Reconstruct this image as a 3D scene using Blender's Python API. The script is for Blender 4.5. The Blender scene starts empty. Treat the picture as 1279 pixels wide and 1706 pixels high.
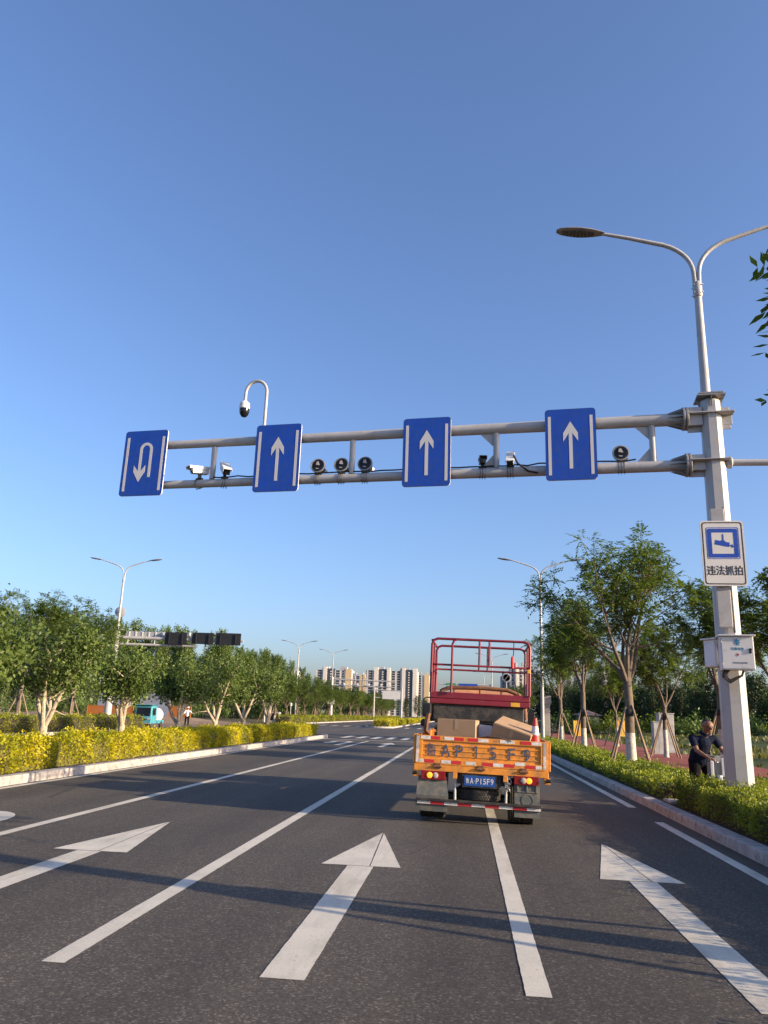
import bpy, bmesh, math, random
import numpy as np
from mathutils import Vector, Matrix

# ------------------------------------------------------------------ camera, sky, sun, exposure
SC = bpy.context.scene
COL = SC.collection
R = math.radians
CAM_H = 1.7
F_PX = 1275.0

def camera():
    # road direction vanishes at (774, 1194) of the 1279 x 1706 frame; two degrees of roll
    a, b, s, c = 774 - 639.5, 1194 - 853.0, math.sin(R(2.0)), math.cos(R(2.0))
    F = Vector((a / F_PX, -b / F_PX, -1)).normalized()
    U = Vector((s, c, (s * a - c * b) / F_PX)).normalized()
    X = F.cross(U)
    m = Matrix((X, F, U)).to_4x4()
    m.translation = (0, 0, CAM_H)
    cam = bpy.data.cameras.new('camera')
    cam.sensor_fit = 'HORIZONTAL'
    cam.sensor_width = 36
    cam.lens = 36 * F_PX / 1279
    cam.clip_start, cam.clip_end = 0.1, 6000
    o = bpy.data.objects.new('camera', cam)
    COL.objects.link(o)
    o.matrix_world = m
    SC.camera = o
camera()

SUN_EL, SUN_AZ = 15.0, 105.0          # azimuth clockwise from +Y (the road direction)
w = bpy.data.worlds.new('World')
SC.world = w
w.use_nodes = True
nt = w.node_tree
bg = nt.nodes['Background']
sky = nt.nodes.new('ShaderNodeTexSky')
sky.sky_type = 'NISHITA'
sky.sun_disc = False
sky.sun_elevation = R(SUN_EL)
sky.sun_rotation = R(SUN_AZ)
sky.altitude = 0
sky.air_density, sky.dust_density, sky.ozone_density = 1.0, 2.2, 5.0
tint = nt.nodes.new('ShaderNodeMix')
tint.data_type, tint.blend_type = 'RGBA', 'MULTIPLY'
tint.inputs[0].default_value = 1.0
tint.inputs[7].default_value = (1.17, 0.99, 0.985, 1)
nt.links.new(sky.outputs[0], tint.inputs[6])
nt.links.new(tint.outputs[2], bg.inputs[0])
bg.inputs[1].default_value = 0.15
sl = bpy.data.lights.new('sun', 'SUN')
sl.energy = 5.0
sl.angle = R(0.5)
sl.color = (1.0, 0.79, 0.54)
so = bpy.data.objects.new('sun', sl)
COL.objects.link(so)
S = Vector((math.cos(R(SUN_EL)) * math.sin(R(SUN_AZ)), math.cos(R(SUN_EL)) * math.cos(R(SUN_AZ)), math.sin(R(SUN_EL))))
so.rotation_euler = S.to_track_quat('Z', 'Y').to_euler()
so.location = (40, -10, 30)
vs = SC.view_settings
SC.display_settings.display_device = 'sRGB'
vs.view_transform, vs.look, vs.exposure, vs.gamma = 'Standard', 'None', 0.97, 1.0
vs.use_curve_mapping = False

# ------------------------------------------------------------------ materials
def newmat(name):
    m = bpy.data.materials.new(name)
    m.use_nodes = True
    return m, m.node_tree, m.node_tree.nodes['Principled BSDF']

def N(nt, kind, **kw):
    n = nt.nodes.new(kind)
    for k, v in kw.items():
        if k.startswith('i_'):
            n.inputs[k[2:].replace('_', ' ')].default_value = v
        else:
            setattr(n, k, v)
    return n

def ramp(nt, fac, stops):
    r = nt.nodes.new('ShaderNodeValToRGB')
    e = r.color_ramp.elements
    while len(e) < len(stops):
        e.new(0.5)
    for i, (p, c) in enumerate(stops):
        e[i].position = p
        e[i].color = (*c[:3], 1)
    nt.links.new(fac, r.inputs[0])
    return r.outputs[0]

def noise(nt, scale, detail=3, rough=0.55, coord='Object', vec=None):
    n = N(nt, 'ShaderNodeTexNoise', i_Scale=scale, i_Detail=detail, i_Roughness=rough)
    if vec is None:
        tc = nt.nodes.new('ShaderNodeTexCoord')
        vec = tc.outputs[coord]
    nt.links.new(vec, n.inputs['Vector'])
    return n.outputs['Fac']

def mixc(nt, fac, a, b, mode='MIX'):
    n = nt.nodes.new('ShaderNodeMix')
    n.data_type = 'RGBA'
    n.blend_type = mode
    for sock, v in ((n.inputs[0], fac), (n.inputs[6], a), (n.inputs[7], b)):
        if hasattr(v, 'is_linked'):
            nt.links.new(v, sock)
        elif isinstance(v, (int, float)):
            sock.default_value = v
        else:
            sock.default_value = (*v[:3], 1)
    return n.outputs[2]

def bumpn(nt, p, h, strength, dist=0.01):
    b = N(nt, 'ShaderNodeBump', i_Strength=strength, i_Distance=dist)
    nt.links.new(h, b.inputs['Height'])
    nt.links.new(b.outputs[0], p.inputs['Normal'])

def pm(name, col, rough=0.6, metal=0.0, var=0.18, scale=4.0, bump=0.0, spec=0.5, dirt=None, dirt_amt=0.45, coat=0.0, emit=None):
    m, nt, p = newmat(name)
    nz = noise(nt, scale, 5, 0.6)
    c = ramp(nt, nz, [(0.3, [x * (1 - var) for x in col]), (0.7, [min(1, x * (1 + var * 0.6)) for x in col])])
    if dirt:
        d = ramp(nt, noise(nt, scale * 2.7, 6, 0.7), [(dirt_amt, (0, 0, 0)), (min(1, dirt_amt + 0.22), (1, 1, 1))])
        c = mixc(nt, d, dirt, c)
    nt.links.new(c, p.inputs['Base Color'])
    p.inputs['Roughness'].default_value = rough
    r = N(nt, 'ShaderNodeMapRange', i_To_Min=max(0, rough - 0.08), i_To_Max=min(1, rough + 0.1))
    nt.links.new(nz, r.inputs[0])
    nt.links.new(r.outputs[0], p.inputs['Roughness'])
    p.inputs['Metallic'].default_value = metal
    p.inputs['Specular IOR Level'].default_value = spec
    p.inputs['Coat Weight'].default_value = coat
    if bump:
        bumpn(nt, p, noise(nt, scale * 12, 4, 0.6), bump)
    if emit:
        p.inputs['Emission Color'].default_value = (*emit[:3], 1)
        p.inputs['Emission Strength'].default_value = emit[3]
    return m

def leafmat(name, dark, light, trans=0.35, clump=0.5, rough=0.5):
    m, nt, p = newmat(name)
    at = N(nt, 'ShaderNodeAttribute', attribute_name='var')
    nz = noise(nt, clump, 3, 0.6)
    a = N(nt, 'ShaderNodeMath', operation='MULTIPLY_ADD')
    nt.links.new(at.outputs['Fac'], a.inputs[0])
    a.inputs[1].default_value = 0.62
    s = N(nt, 'ShaderNodeMath', operation='MULTIPLY')
    nt.links.new(nz, s.inputs[0])
    s.inputs[1].default_value = 0.45
    nt.links.new(s.outputs[0], a.inputs[2])
    c = ramp(nt, a.outputs[0], [(0.12, dark), (0.88, light)])
    nt.links.new(c, p.inputs['Base Color'])
    p.inputs['Roughness'].default_value = rough
    p.inputs['Specular IOR Level'].default_value = 0.35
    t = nt.nodes.new('ShaderNodeBsdfTranslucent')
    tc = mixc(nt, 1.0, c, (1.0, 1.0, 0.45), 'MULTIPLY')
    nt.links.new(tc, t.inputs[0])
    mx = nt.nodes.new('ShaderNodeMixShader')
    mx.inputs[0].default_value = trans
    nt.links.new(p.outputs[0], mx.inputs[1])
    nt.links.new(t.outputs[0], mx.inputs[2])
    nt.links.new(mx.outputs[0], nt.nodes['Material Output'].inputs[0])
    return m

def asphalt():
    m, nt, p = newmat('asphalt')
    tc = nt.nodes.new('ShaderNodeTexCoord')
    vo = N(nt, 'ShaderNodeTexVoronoi', i_Scale=66.0)
    nt.links.new(tc.outputs['Object'], vo.inputs['Vector'])
    sep = nt.nodes.new('ShaderNodeSeparateColor')
    nt.links.new(vo.outputs['Color'], sep.inputs[0])
    grain = ramp(nt, sep.outputs[0], [(0.0, (0.030, 0.026, 0.022)), (0.5, (0.068, 0.060, 0.051)), (0.85, (0.113, 0.100, 0.086)), (1.0, (0.27, 0.24, 0.20))])
    fine = noise(nt, 160, 2, 0.5)
    g2 = mixc(nt, 0.4, grain, ramp(nt, fine, [(0.35, (0.030, 0.027, 0.023)), (0.7, (0.145, 0.128, 0.108))]))
    # wheel tracks and patches run along the road
    mp = N(nt, 'ShaderNodeMapping')
    mp.inputs['Scale'].default_value = (0.8, 0.045, 1)
    nt.links.new(tc.outputs['Object'], mp.inputs[0])
    tr = noise(nt, 1.0, 4, 0.55, vec=mp.outputs[0])
    g3 = mixc(nt, 1.0, g2, ramp(nt, tr, [(0.32, (0.66, 0.65, 0.65)), (0.68, (1.14, 1.12, 1.08))]), 'MULTIPLY')
    pt = noise(nt, 0.7, 5, 0.65)
    g4 = mixc(nt, 1.0, g3, ramp(nt, pt, [(0.3, (0.84, 0.84, 0.86)), (0.7, (1.06, 1.04, 1.0))]), 'MULTIPLY')
    # grit washed to the right hand gutter
    sx = nt.nodes.new('ShaderNodeSeparateXYZ')
    nt.links.new(tc.outputs['Object'], sx.inputs[0])
    mr = N(nt, 'ShaderNodeMapRange', i_From_Min=3.25, i_From_Max=3.85)
    nt.links.new(sx.outputs[0], mr.inputs[0])
    ml = N(nt, 'ShaderNodeMath', operation='MULTIPLY')
    nt.links.new(mr.outputs[0], ml.inputs[0])
    nt.links.new(ramp(nt, noise(nt, 9, 6, 0.7), [(0.4, (0, 0, 0)), (0.62, (1, 1, 1))]), ml.inputs[1])
    g5 = mixc(nt, ml.outputs[0], g4, (0.10, 0.075, 0.055))
    # fine cracks and oil drips
    vc = N(nt, 'ShaderNodeTexVoronoi', feature='DISTANCE_TO_EDGE', i_Scale=0.42)
    wob = mixc(nt, 0.12, tc.outputs['Object'], N(nt, 'ShaderNodeTexNoise', i_Scale=2.2, i_Detail=5).outputs['Color'], 'ADD')
    nt.links.new(wob, vc.inputs['Vector'])
    ck = N(nt, 'ShaderNodeMath', operation='MULTIPLY')
    nt.links.new(ramp(nt, vc.outputs['Distance'], [(0.0, (1, 1, 1)), (0.006, (0, 0, 0))]), ck.inputs[0])
    nt.links.new(ramp(nt, noise(nt, 0.16, 3, 0.5), [(0.52, (0, 0, 0)), (0.6, (0.7, 0.7, 0.7))]), ck.inputs[1])
    g5 = mixc(nt, ck.outputs[0], g5, (0.022, 0.020, 0.018))
    mo = N(nt, 'ShaderNodeMapping')
    mo.inputs['Scale'].default_value = (2.6, 1.3, 1)
    nt.links.new(tc.outputs['Object'], mo.inputs[0])
    vd = N(nt, 'ShaderNodeTexVoronoi', i_Scale=1.0)
    nt.links.new(mo.outputs[0], vd.inputs['Vector'])
    od = N(nt, 'ShaderNodeMath', operation='MULTIPLY')
    nt.links.new(ramp(nt, vd.outputs['Distance'], [(0.03, (1, 1, 1)), (0.09, (0, 0, 0))]), od.inputs[0])
    nt.links.new(ramp(nt, noise(nt, 0.9, 2, 0.5), [(0.54, (0, 0, 0)), (0.62, (0.6, 0.6, 0.6))]), od.inputs[1])
    g5 = mixc(nt, od.outputs[0], g5, (0.025, 0.023, 0.021))
    nt.links.new(g5, p.inputs['Base Color'])
    p.inputs['Roughness'].default_value = 0.82
    p.inputs['Specular IOR Level'].default_value = 0.35
    bumpn(nt, p, fine, 0.35, 0.006)
    return m

def paintmat(name, col, wear=0.36):
    m, nt, p = newmat(name)
    a = ramp(nt, noise(nt, 30, 6, 0.75), [(wear - 0.06, (0, 0, 0)), (wear + 0.05, (1, 1, 1))])
    b = ramp(nt, noise(nt, 1.7, 4, 0.6), [(0.3, [c * 0.82 for c in col]), (0.7, col)])
    c = mixc(nt, a, (0.16, 0.15, 0.14), b)
    sp = ramp(nt, noise(nt, 140, 2, 0.6), [(0.3, (0.8, 0.8, 0.8)), (0.6, (1, 1, 1))])
    c = mixc(nt, 1.0, c, sp, 'MULTIPLY')
    tc = nt.nodes.new('ShaderNodeTexCoord')
    mp = N(nt, 'ShaderNodeMapping')
    mp.inputs['Scale'].default_value = (3.0, 0.5, 1)
    nt.links.new(tc.outputs['Object'], mp.inputs[0])
    ty = ramp(nt, noise(nt, 1.0, 6, 0.65, vec=mp.outputs[0]), [(0.30, (0.70, 0.68, 0.65)), (0.50, (1, 1, 1))])
    c = mixc(nt, 1.0, c, ty, 'MULTIPLY')
    nt.links.new(c, p.inputs['Base Color'])
    p.inputs['Roughness'].default_value = 0.75
    bumpn(nt, p, noise(nt, 120, 3, 0.6), 0.3, 0.005)
    return m

def groundmat(name, stops, scale, scale2=14.0, bump=0.7, dist=0.05):
    m, nt, p = newmat(name)
    c = ramp(nt, noise(nt, scale, 8, 0.62), stops)
    c = mixc(nt, 1.0, c, ramp(nt, noise(nt, scale2, 5, 0.7), [(0.3, (0.6, 0.6, 0.6)), (0.7, (1.15, 1.12, 1.1))]), 'MULTIPLY')
    nt.links.new(c, p.inputs['Base Color'])
    p.inputs['Roughness'].default_value = 0.95
    p.inputs['Specular IOR Level'].default_value = 0.15
    bumpn(nt, p, noise(nt, scale2, 6, 0.7), bump, dist)
    return m

M = {}
M['asphalt'] = asphalt()
M['paint'] = paintmat('road_paint', (0.68, 0.635, 0.53))
M['ground'] = groundmat('dry_ground', [(0.35, (0.20, 0.155, 0.105)), (0.5, (0.15, 0.125, 0.075)), (0.62, (0.07, 0.10, 0.03))], 0.16, 6)
M['dirt'] = groundmat('bare_dirt', [(0.3, (0.20, 0.14, 0.095)), (0.7, (0.33, 0.25, 0.18))], 0.9, 7)
M['soil'] = groundmat('planting_soil', [(0.3, (0.055, 0.04, 0.028)), (0.7, (0.12, 0.09, 0.06))], 1.5, 18)
M['meadow'] = groundmat('weedy_ground', [(0.34, (0.17, 0.13, 0.085)), (0.47, (0.10, 0.115, 0.04)), (0.66, (0.055, 0.10, 0.022))], 0.45, 5)
M['redpath'] = groundmat('red_paving', [(0.3, (0.25, 0.075, 0.062)), (0.7, (0.34, 0.115, 0.095))], 0.6, 30, 0.25, 0.01)
M['kerb'] = pm('kerb_stone', (0.40, 0.375, 0.35), 0.85, var=0.25, scale=2.2, bump=0.35, dirt=(0.20, 0.15, 0.12), dirt_amt=0.3)
M['galv'] = pm('grey_painted_steel', (0.395, 0.39, 0.385), 0.42, 0.0, var=0.1, scale=1.3, bump=0.03, dirt=(0.30, 0.28, 0.25), dirt_amt=0.26)
M['galv_dark'] = pm('galvanised_steel', (0.30, 0.29, 0.28), 0.45, 0.35, var=0.2, scale=6)
M['white_metal'] = pm('white_metal', (0.66, 0.66, 0.65), 0.45, var=0.07, scale=1.2, dirt=(0.42, 0.40, 0.37), dirt_amt=0.24)
M['lens'] = pm('lamp_lens', (0.10, 0.095, 0.08), 0.25, var=0.2, scale=9)
M['black'] = pm('black_plastic', (0.012, 0.012, 0.013), 0.4, var=0.25, scale=6)
M['blackm'] = pm('matt_black_metal', (0.018, 0.018, 0.02), 0.6, var=0.3, scale=4, dirt=(0.07, 0.06, 0.05), dirt_amt=0.35)
M['glass'] = pm('dark_glass', (0.010, 0.011, 0.013), 0.12, spec=0.35, var=0.1)
M['signblue'] = pm('sign_blue', (0.004, 0.058, 0.40), 0.42, var=0.14, scale=2.2, dirt=(0.02, 0.065, 0.30), dirt_amt=0.34)
M['signwhite'] = pm('sign_white', (0.56, 0.56, 0.55), 0.5, var=0.06, scale=1.5)
M['signback'] = pm('sign_back_grey', (0.34, 0.35, 0.36), 0.5, 0.2, var=0.1, scale=2)
M['signdark'] = pm('dark_sign_back', (0.012, 0.013, 0.016), 0.55, var=0.2, scale=2)
M['orange'] = pm('orange_truck_paint', (0.72, 0.27, 0.03), 0.45, var=0.16, scale=2.6, dirt=(0.36, 0.17, 0.06), dirt_amt=0.33, coat=0.15)
M['rust'] = pm('rusty_paint', (0.20, 0.085, 0.04), 0.7, var=0.4, scale=7)
M['liftred'] = pm('dark_red_paint', (0.19, 0.016, 0.030), 0.42, var=0.12, scale=2.2, dirt=(0.15, 0.05, 0.045), dirt_amt=0.25)
M['rubber'] = pm('rubber', (0.020, 0.019, 0.018), 0.8, var=0.3, scale=9, bump=0.3, dirt=(0.08, 0.07, 0.06), dirt_amt=0.33)
M['flap'] = pm('grey_mud_flap', (0.10, 0.11, 0.105), 0.6, var=0.15, scale=3, dirt=(0.20, 0.17, 0.13), dirt_amt=0.33)
M['refl_red'] = pm('reflector_red', (0.50, 0.025, 0.03), 0.4, var=0.12, scale=9)
M['refl_white'] = pm('reflector_white', (0.68, 0.66, 0.63), 0.4, var=0.12, scale=9, dirt=(0.40, 0.34, 0.27), dirt_amt=0.32)
M['lampred'] = pm('tail_lamp_red', (0.22, 0.012, 0.016), 0.2, var=0.15, scale=8)
M['lampamber'] = pm('lit_amber_lamp', (0.9, 0.28, 0.02), 0.25, emit=(1.0, 0.30, 0.02, 0.9))
M['lampclear'] = pm('clear_lamp', (0.42, 0.38, 0.33), 0.2, var=0.2, scale=30)
M['platebl'] = pm('plate_blue', (0.015, 0.075, 0.30), 0.4, var=0.15, scale=14)
M['stencil'] = pm('stencil_blue', (0.03, 0.07, 0.15), 0.6, var=0.4, scale=14, dirt=(0.30, 0.16, 0.06), dirt_amt=0.30)
M['card'] = pm('cardboard', (0.36, 0.24, 0.145), 0.85, var=0.12, scale=4, bump=0.05)
M['tape'] = pm('packing_tape', (0.42, 0.30, 0.18), 0.3, var=0.1)
M['coneor'] = pm('cone_red', (0.62, 0.035, 0.025), 0.5, var=0.1)
M['foam'] = pm('white_foam', (0.62, 0.65, 0.70), 0.7, var=0.1)
M['bark'] = pm('brown_bark', (0.15, 0.115, 0.085), 0.9, var=0.35, scale=7, bump=0.6)
M['lime'] = pm('limewashed_bark', (0.52, 0.49, 0.44), 0.9, var=0.2, scale=5, bump=0.5, dirt=(0.25, 0.21, 0.17), dirt_amt=0.3)
M['palebark'] = pm('pale_bark', (0.44, 0.37, 0.28), 0.9, var=0.25, scale=6, bump=0.4, dirt=(0.22, 0.18, 0.12), dirt_amt=0.3)
M['stake'] = pm('wooden_stake', (0.25, 0.175, 0.115), 0.85, var=0.3, scale=5, bump=0.3)
M['strap'] = pm('black_strap', (0.02, 0.022, 0.022), 0.7)
M['leaf_r'] = leafmat('ash_leaf', (0.030, 0.070, 0.016), (0.215, 0.295, 0.062), 0.45, 0.6)
M['leaf_m'] = leafmat('median_leaf', (0.024, 0.056, 0.013), (0.155, 0.215, 0.047), 0.36, 0.8)
M['leaf_p'] = leafmat('poplar_leaf', (0.028, 0.066, 0.016), (0.15, 0.22, 0.05), 0.34, 0.25)
M['leaf_d'] = leafmat('dark_grove_leaf', (0.012, 0.030, 0.009), (0.050, 0.085, 0.020), 0.25, 0.22)
M['leaf_y'] = leafmat('golden_privet_leaf', (0.13, 0.18, 0.008), (0.66, 0.56, 0.016), 0.38, 0.9)
M['leaf_h'] = leafmat('box_leaf', (0.06, 0.11, 0.012), (0.34, 0.38, 0.035), 0.42, 1.4)
M['leaf_g'] = leafmat('green_hedge_leaf', (0.08, 0.12, 0.012), (0.36, 0.36, 0.025), 0.38, 0.8)
M['grass'] = leafmat('weed_blade', (0.05, 0.075, 0.015), (0.21, 0.20, 0.06), 0.3, 0.5)
M['twig'] = pm('hedge_twigs', (0.055, 0.045, 0.022), 0.95, var=0.5, scale=14, bump=0.8)
M['cabgrey'] = pm('cabinet_grey', (0.40, 0.40, 0.40), 0.55, var=0.12, scale=1.2, dirt=(0.26, 0.25, 0.23), dirt_amt=0.33)
M['twig_y'] = pm('golden_hedge_inside', (0.13, 0.12, 0.02), 0.95, var=0.5, scale=14, bump=0.8)
M['skin'] = pm('tanned_skin', (0.20, 0.10, 0.062), 0.5, var=0.1, scale=14)
M['hair'] = pm('black_hair', (0.012, 0.01, 0.009), 0.6)
M['navy'] = pm('navy_cloth', (0.009, 0.014, 0.032), 0.9, spec=0.15, var=0.3, scale=2.5, bump=0.9)
M['trouser'] = pm('black_cloth', (0.007, 0.007, 0.009), 0.9, spec=0.15, var=0.3, scale=2.5, bump=0.9)
M['whitecloth'] = pm('white_cloth', (0.70, 0.69, 0.66), 0.85, var=0.1, scale=10)
M['mirror'] = pm('mirror_glass', (0.45, 0.5, 0.55), 0.06, 0.9, var=0.03)
M['teal'] = pm('teal_paint', (0.06, 0.27, 0.33), 0.4, var=0.1, scale=2, coat=0.15)
M['hoard'] = pm('grey_hoarding', (0.40, 0.42, 0.45), 0.6, var=0.12, scale=0.8, dirt=(0.25, 0.25, 0.26), dirt_amt=0.3)
M['fenceor'] = pm('orange_barrier', (0.60, 0.19, 0.03), 0.6, var=0.15, scale=3)
M['fenceye'] = pm('yellow_barrier', (0.66, 0.36, 0.03), 0.6, var=0.12, scale=3)
M['bwall'] = pm('cream_render', (0.62, 0.58, 0.52), 0.9, var=0.05, scale=0.05)
M['bgrey'] = pm('grey_render', (0.34, 0.35, 0.38), 0.9, var=0.05, scale=0.05)
M['bochre'] = pm('ochre_render', (0.55, 0.42, 0.24), 0.9, var=0.05, scale=0.05)
M['bglass'] = pm('tower_glass', (0.045, 0.06, 0.085), 0.15, spec=0.7, var=0.3, scale=0.4)
M['signgreen'] = pm('sign_green', (0.01, 0.22, 0.09), 0.45, var=0.05)
M['booth'] = pm('booth_wall', (0.30, 0.255, 0.19), 0.8, var=0.2, scale=1)
M['roofred'] = pm('booth_roof', (0.25, 0.16, 0.13), 0.8, var=0.1)
M['conc'] = pm('weathered_concrete', (0.34, 0.32, 0.29), 0.9, var=0.2, scale=2, bump=0.2)
M['emblem'] = pm('emblem_blue', (0.03, 0.22, 0.42), 0.5, var=0.1)
M['sealred'] = pm('small_red_mark', (0.5, 0.03, 0.03), 0.5)
M['inkgrey'] = pm('grey_ink', (0.16, 0.17, 0.19), 0.6)
M['ink'] = pm('black_ink', (0.015, 0.016, 0.022), 0.5)

# ------------------------------------------------------------------ mesh helpers
def rotm(ax, deg):
    return Matrix.Rotation(R(deg), 3, ax)

class MB:
    def __init__(s):
        s.v, s.f, s.m = [], [], []
    def add(s, vs, fs, T=None, mi=0):
        b = len(s.v)
        for p in vs:
            p = Vector(p)
            s.v.append(tuple(T @ p if T is not None else p))
        for f in fs:
            s.f.append([b + i for i in f])
            s.m.append(mi)
        return s
    def box(s, c, d, rot=None, mi=0):
        hx, hy, hz = d[0] / 2, d[1] / 2, d[2] / 2
        vs = [Vector((x, y, z)) for x in (-hx, hx) for y in (-hy, hy) for z in (-hz, hz)]
        c = Vector(c)
        vs = [(rot @ p if rot is not None else p) + c for p in vs]
        return s.add(vs, [(0, 1, 3, 2), (4, 6, 7, 5), (0, 4, 5, 1), (2, 3, 7, 6), (0, 2, 6, 4), (1, 5, 7, 3)], mi=mi)
    def b2(s, x0, x1, y0, y1, z0, z1, mi=0):
        return s.box(((x0 + x1) / 2, (y0 + y1) / 2, (z0 + z1) / 2), (abs(x1 - x0), abs(y1 - y0), abs(z1 - z0)), mi=mi)
    def tube(s, pts, r, n=10, cap=True, mi=0, twist=0.0):
        pts = [Vector(p) for p in pts]
        rs = r if isinstance(r, (list, tuple)) else [r] * len(pts)
        b = len(s.v)
        t0 = (pts[1] - pts[0]).normalized()
        u = t0.orthogonal().normalized() if abs(t0.z) < 0.95 else Vector((1, 0, 0))
        prev = t0
        for i, p in enumerate(pts):
            if i == 0: t = t0
            elif i == len(pts) - 1: t = (pts[i] - pts[i - 1]).normalized()
            else: t = ((pts[i + 1] - p).normalized() + (p - pts[i - 1]).normalized()).normalized()
            u = prev.rotation_difference(t) @ u
            u = (u - t * u.dot(t)).normalized()
            prev = t
            v = t.cross(u)
            for k in range(n):
                a = 2 * math.pi * k / n + twist
                s.v.append(tuple(p + (u * math.cos(a) + v * math.sin(a)) * rs[i]))
        for i in range(len(pts) - 1):
            for k in range(n):
                k2 = (k + 1) % n
                s.f.append([b + i * n + k, b + i * n + k2, b + (i + 1) * n + k2, b + (i + 1) * n + k]); s.m.append(mi)
        if cap:
            s.f.append([b + k for k in range(n)][::-1]); s.m.append(mi)
            e = b + (len(pts) - 1) * n
            s.f.append([e + k for k in range(n)]); s.m.append(mi)
        return s
    def lathe(s, prof, n=20, T=None, mi=0):
        vs, fs = [], []
        for r_, z in prof:
            for k in range(n):
                a = 2 * math.pi * k / n
                vs.append((r_ * math.cos(a), r_ * math.sin(a), z))
        for i in range(len(prof) - 1):
            for k in range(n):
                k2 = (k + 1) % n
                fs.append((i * n + k, i * n + k2, (i + 1) * n + k2, (i + 1) * n + k))
        fs.append(tuple(range(n))[::-1])
        fs.append(tuple((len(prof) - 1) * n + k for k in range(n)))
        return s.add(vs, fs, T, mi)
    def prism(s, poly, y0, y1, mi=0):
        """polygon in (x, z), extruded along y"""
        n = len(poly)
        vs = [(x, y0, z) for x, z in poly] + [(x, y1, z) for x, z in poly]
        fs = [tuple(range(n)), tuple(range(2 * n - 1, n - 1, -1))]
        fs += [(i, n + i, n + (i + 1) % n, (i + 1) % n) for i in range(n)]
        return s.add(vs, fs, mi=mi)
    def flat(s, poly, z, mi=0):
        return s.add([(x, y, z) for x, y in poly], [tuple(range(len(poly)))], mi=mi)
    def sphere(s, c, r, n=12, m=8, mi=0):
        rx, ry, rz = r if isinstance(r, (tuple, list)) else (r, r, r)
        prof = [(math.sin(math.pi * i / m), -math.cos(math.pi * i / m)) for i in range(m + 1)]
        prof[0] = (0.02, prof[0][1]); prof[-1] = (0.02, prof[-1][1])
        T = Matrix.Translation(c) @ Matrix.Diagonal((rx, ry, rz, 1))
        return s.lathe(prof, n, T, mi)
    def build(s, name, mat, parent=None, smooth=True, bevel=0.0, seg=2):
        me = bpy.data.meshes.new(name)
        me.from_pydata(s.v, [], s.f)
        mats = mat if isinstance(mat, (list, tuple)) else [mat]
        for mm in mats:
            me.materials.append(M[mm] if isinstance(mm, str) else mm)
        if len(mats) > 1:
            me.polygons.foreach_set('material_index', s.m)
        bm = bmesh.new(); bm.from_mesh(me)
        bmesh.ops.recalc_face_normals(bm, faces=bm.faces)
        bm.to_mesh(me); bm.free()
        if smooth:
            me.polygons.foreach_set('use_smooth', [True] * len(me.polygons))
            me.set_sharp_from_angle(angle=R(38))
        me.update()
        o = bpy.data.objects.new(name, me)
        COL.objects.link(o)
        if parent is not None: o.parent = parent
        if bevel:
            md = o.modifiers.new('bevel', 'BEVEL')
            md.width, md.segments, md.limit_method, md.angle_limit = bevel, seg, 'ANGLE', R(50)
        return o

def tag(o, label=None, cat=None, group=None, kind=None):
    for k, v in (('label', label), ('category', cat), ('group', group), ('kind', kind)):
        if v: o[k] = v
    return o

def thing(name, label, cat, loc=(0, 0, 0), rz=0.0, group=None):
    o = bpy.data.objects.new(name, None)
    o.empty_display_size = 0.3
    COL.objects.link(o)
    o.location = loc
    o.rotation_euler = (0, 0, R(rz))
    return tag(o, label, cat, group)

def dup(o, loc=None, rz=None, scale=None, label=None, parent=None):
    c = o.copy()
    COL.objects.link(c)
    if parent is not None: c.parent = parent
    if loc is not None: c.location = loc
    if rz is not None: c.rotation_euler = (0, 0, R(rz))
    if scale is not None: c.scale = scale if isinstance(scale, tuple) else (scale,) * 3
    if label: c['label'] = label
    for ch in list(o.children):
        dup(ch, parent=c)
    return c

def struct(mb, name, mat, smooth=False, bevel=0.0):
    return tag(mb.build(name, mat, smooth=smooth, bevel=bevel), kind='structure')

def quads_mesh(name, q, var, mat, parent=None):
    """q: (n, 4, 3) array of small faces, var: (n,) shade of each"""
    n = len(q)
    me = bpy.data.meshes.new(name)
    me.vertices.add(n * 4); me.loops.add(n * 4); me.polygons.add(n)
    me.vertices.foreach_set('co', np.ascontiguousarray(q, dtype=np.float32).ravel())
    me.loops.foreach_set('vertex_index', np.arange(n * 4, dtype=np.int32))
    me.polygons.foreach_set('loop_start', np.arange(n, dtype=np.int32) * 4)
    me.polygons.foreach_set('loop_total', np.full(n, 4, dtype=np.int32))
    a = me.attributes.new('var', 'FLOAT', 'FACE')
    a.data.foreach_set('value', np.asarray(var, dtype=np.float32))
    me.materials.append(M[mat])
    me.update(); me.validate()
    o = bpy.data.objects.new(name, me)
    COL.objects.link(o)
    if parent is not None: o.parent = parent
    return o

def unit(a):
    return a / (np.linalg.norm(a, axis=-1, keepdims=True) + 1e-9)

def leaf_quads(rng, pos, L, W, out=None, bias=0.0, droop=0.0):
    n = len(pos)
    d = unit(rng.normal(size=(n, 3)))
    if out is not None: d = unit(d + out * bias)
    d[:, 2] -= droop; d = unit(d)
    s = unit(np.cross(d, unit(rng.normal(size=(n, 3)))))
    k = rng.uniform(0.55, 1.4, (n, 1))
    L = L * k; W = W * k
    return np.stack([pos, pos + d * L * 0.5 + s * W * 0.5, pos + d * L, pos + d * L * 0.5 - s * W * 0.5], axis=1)

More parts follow.
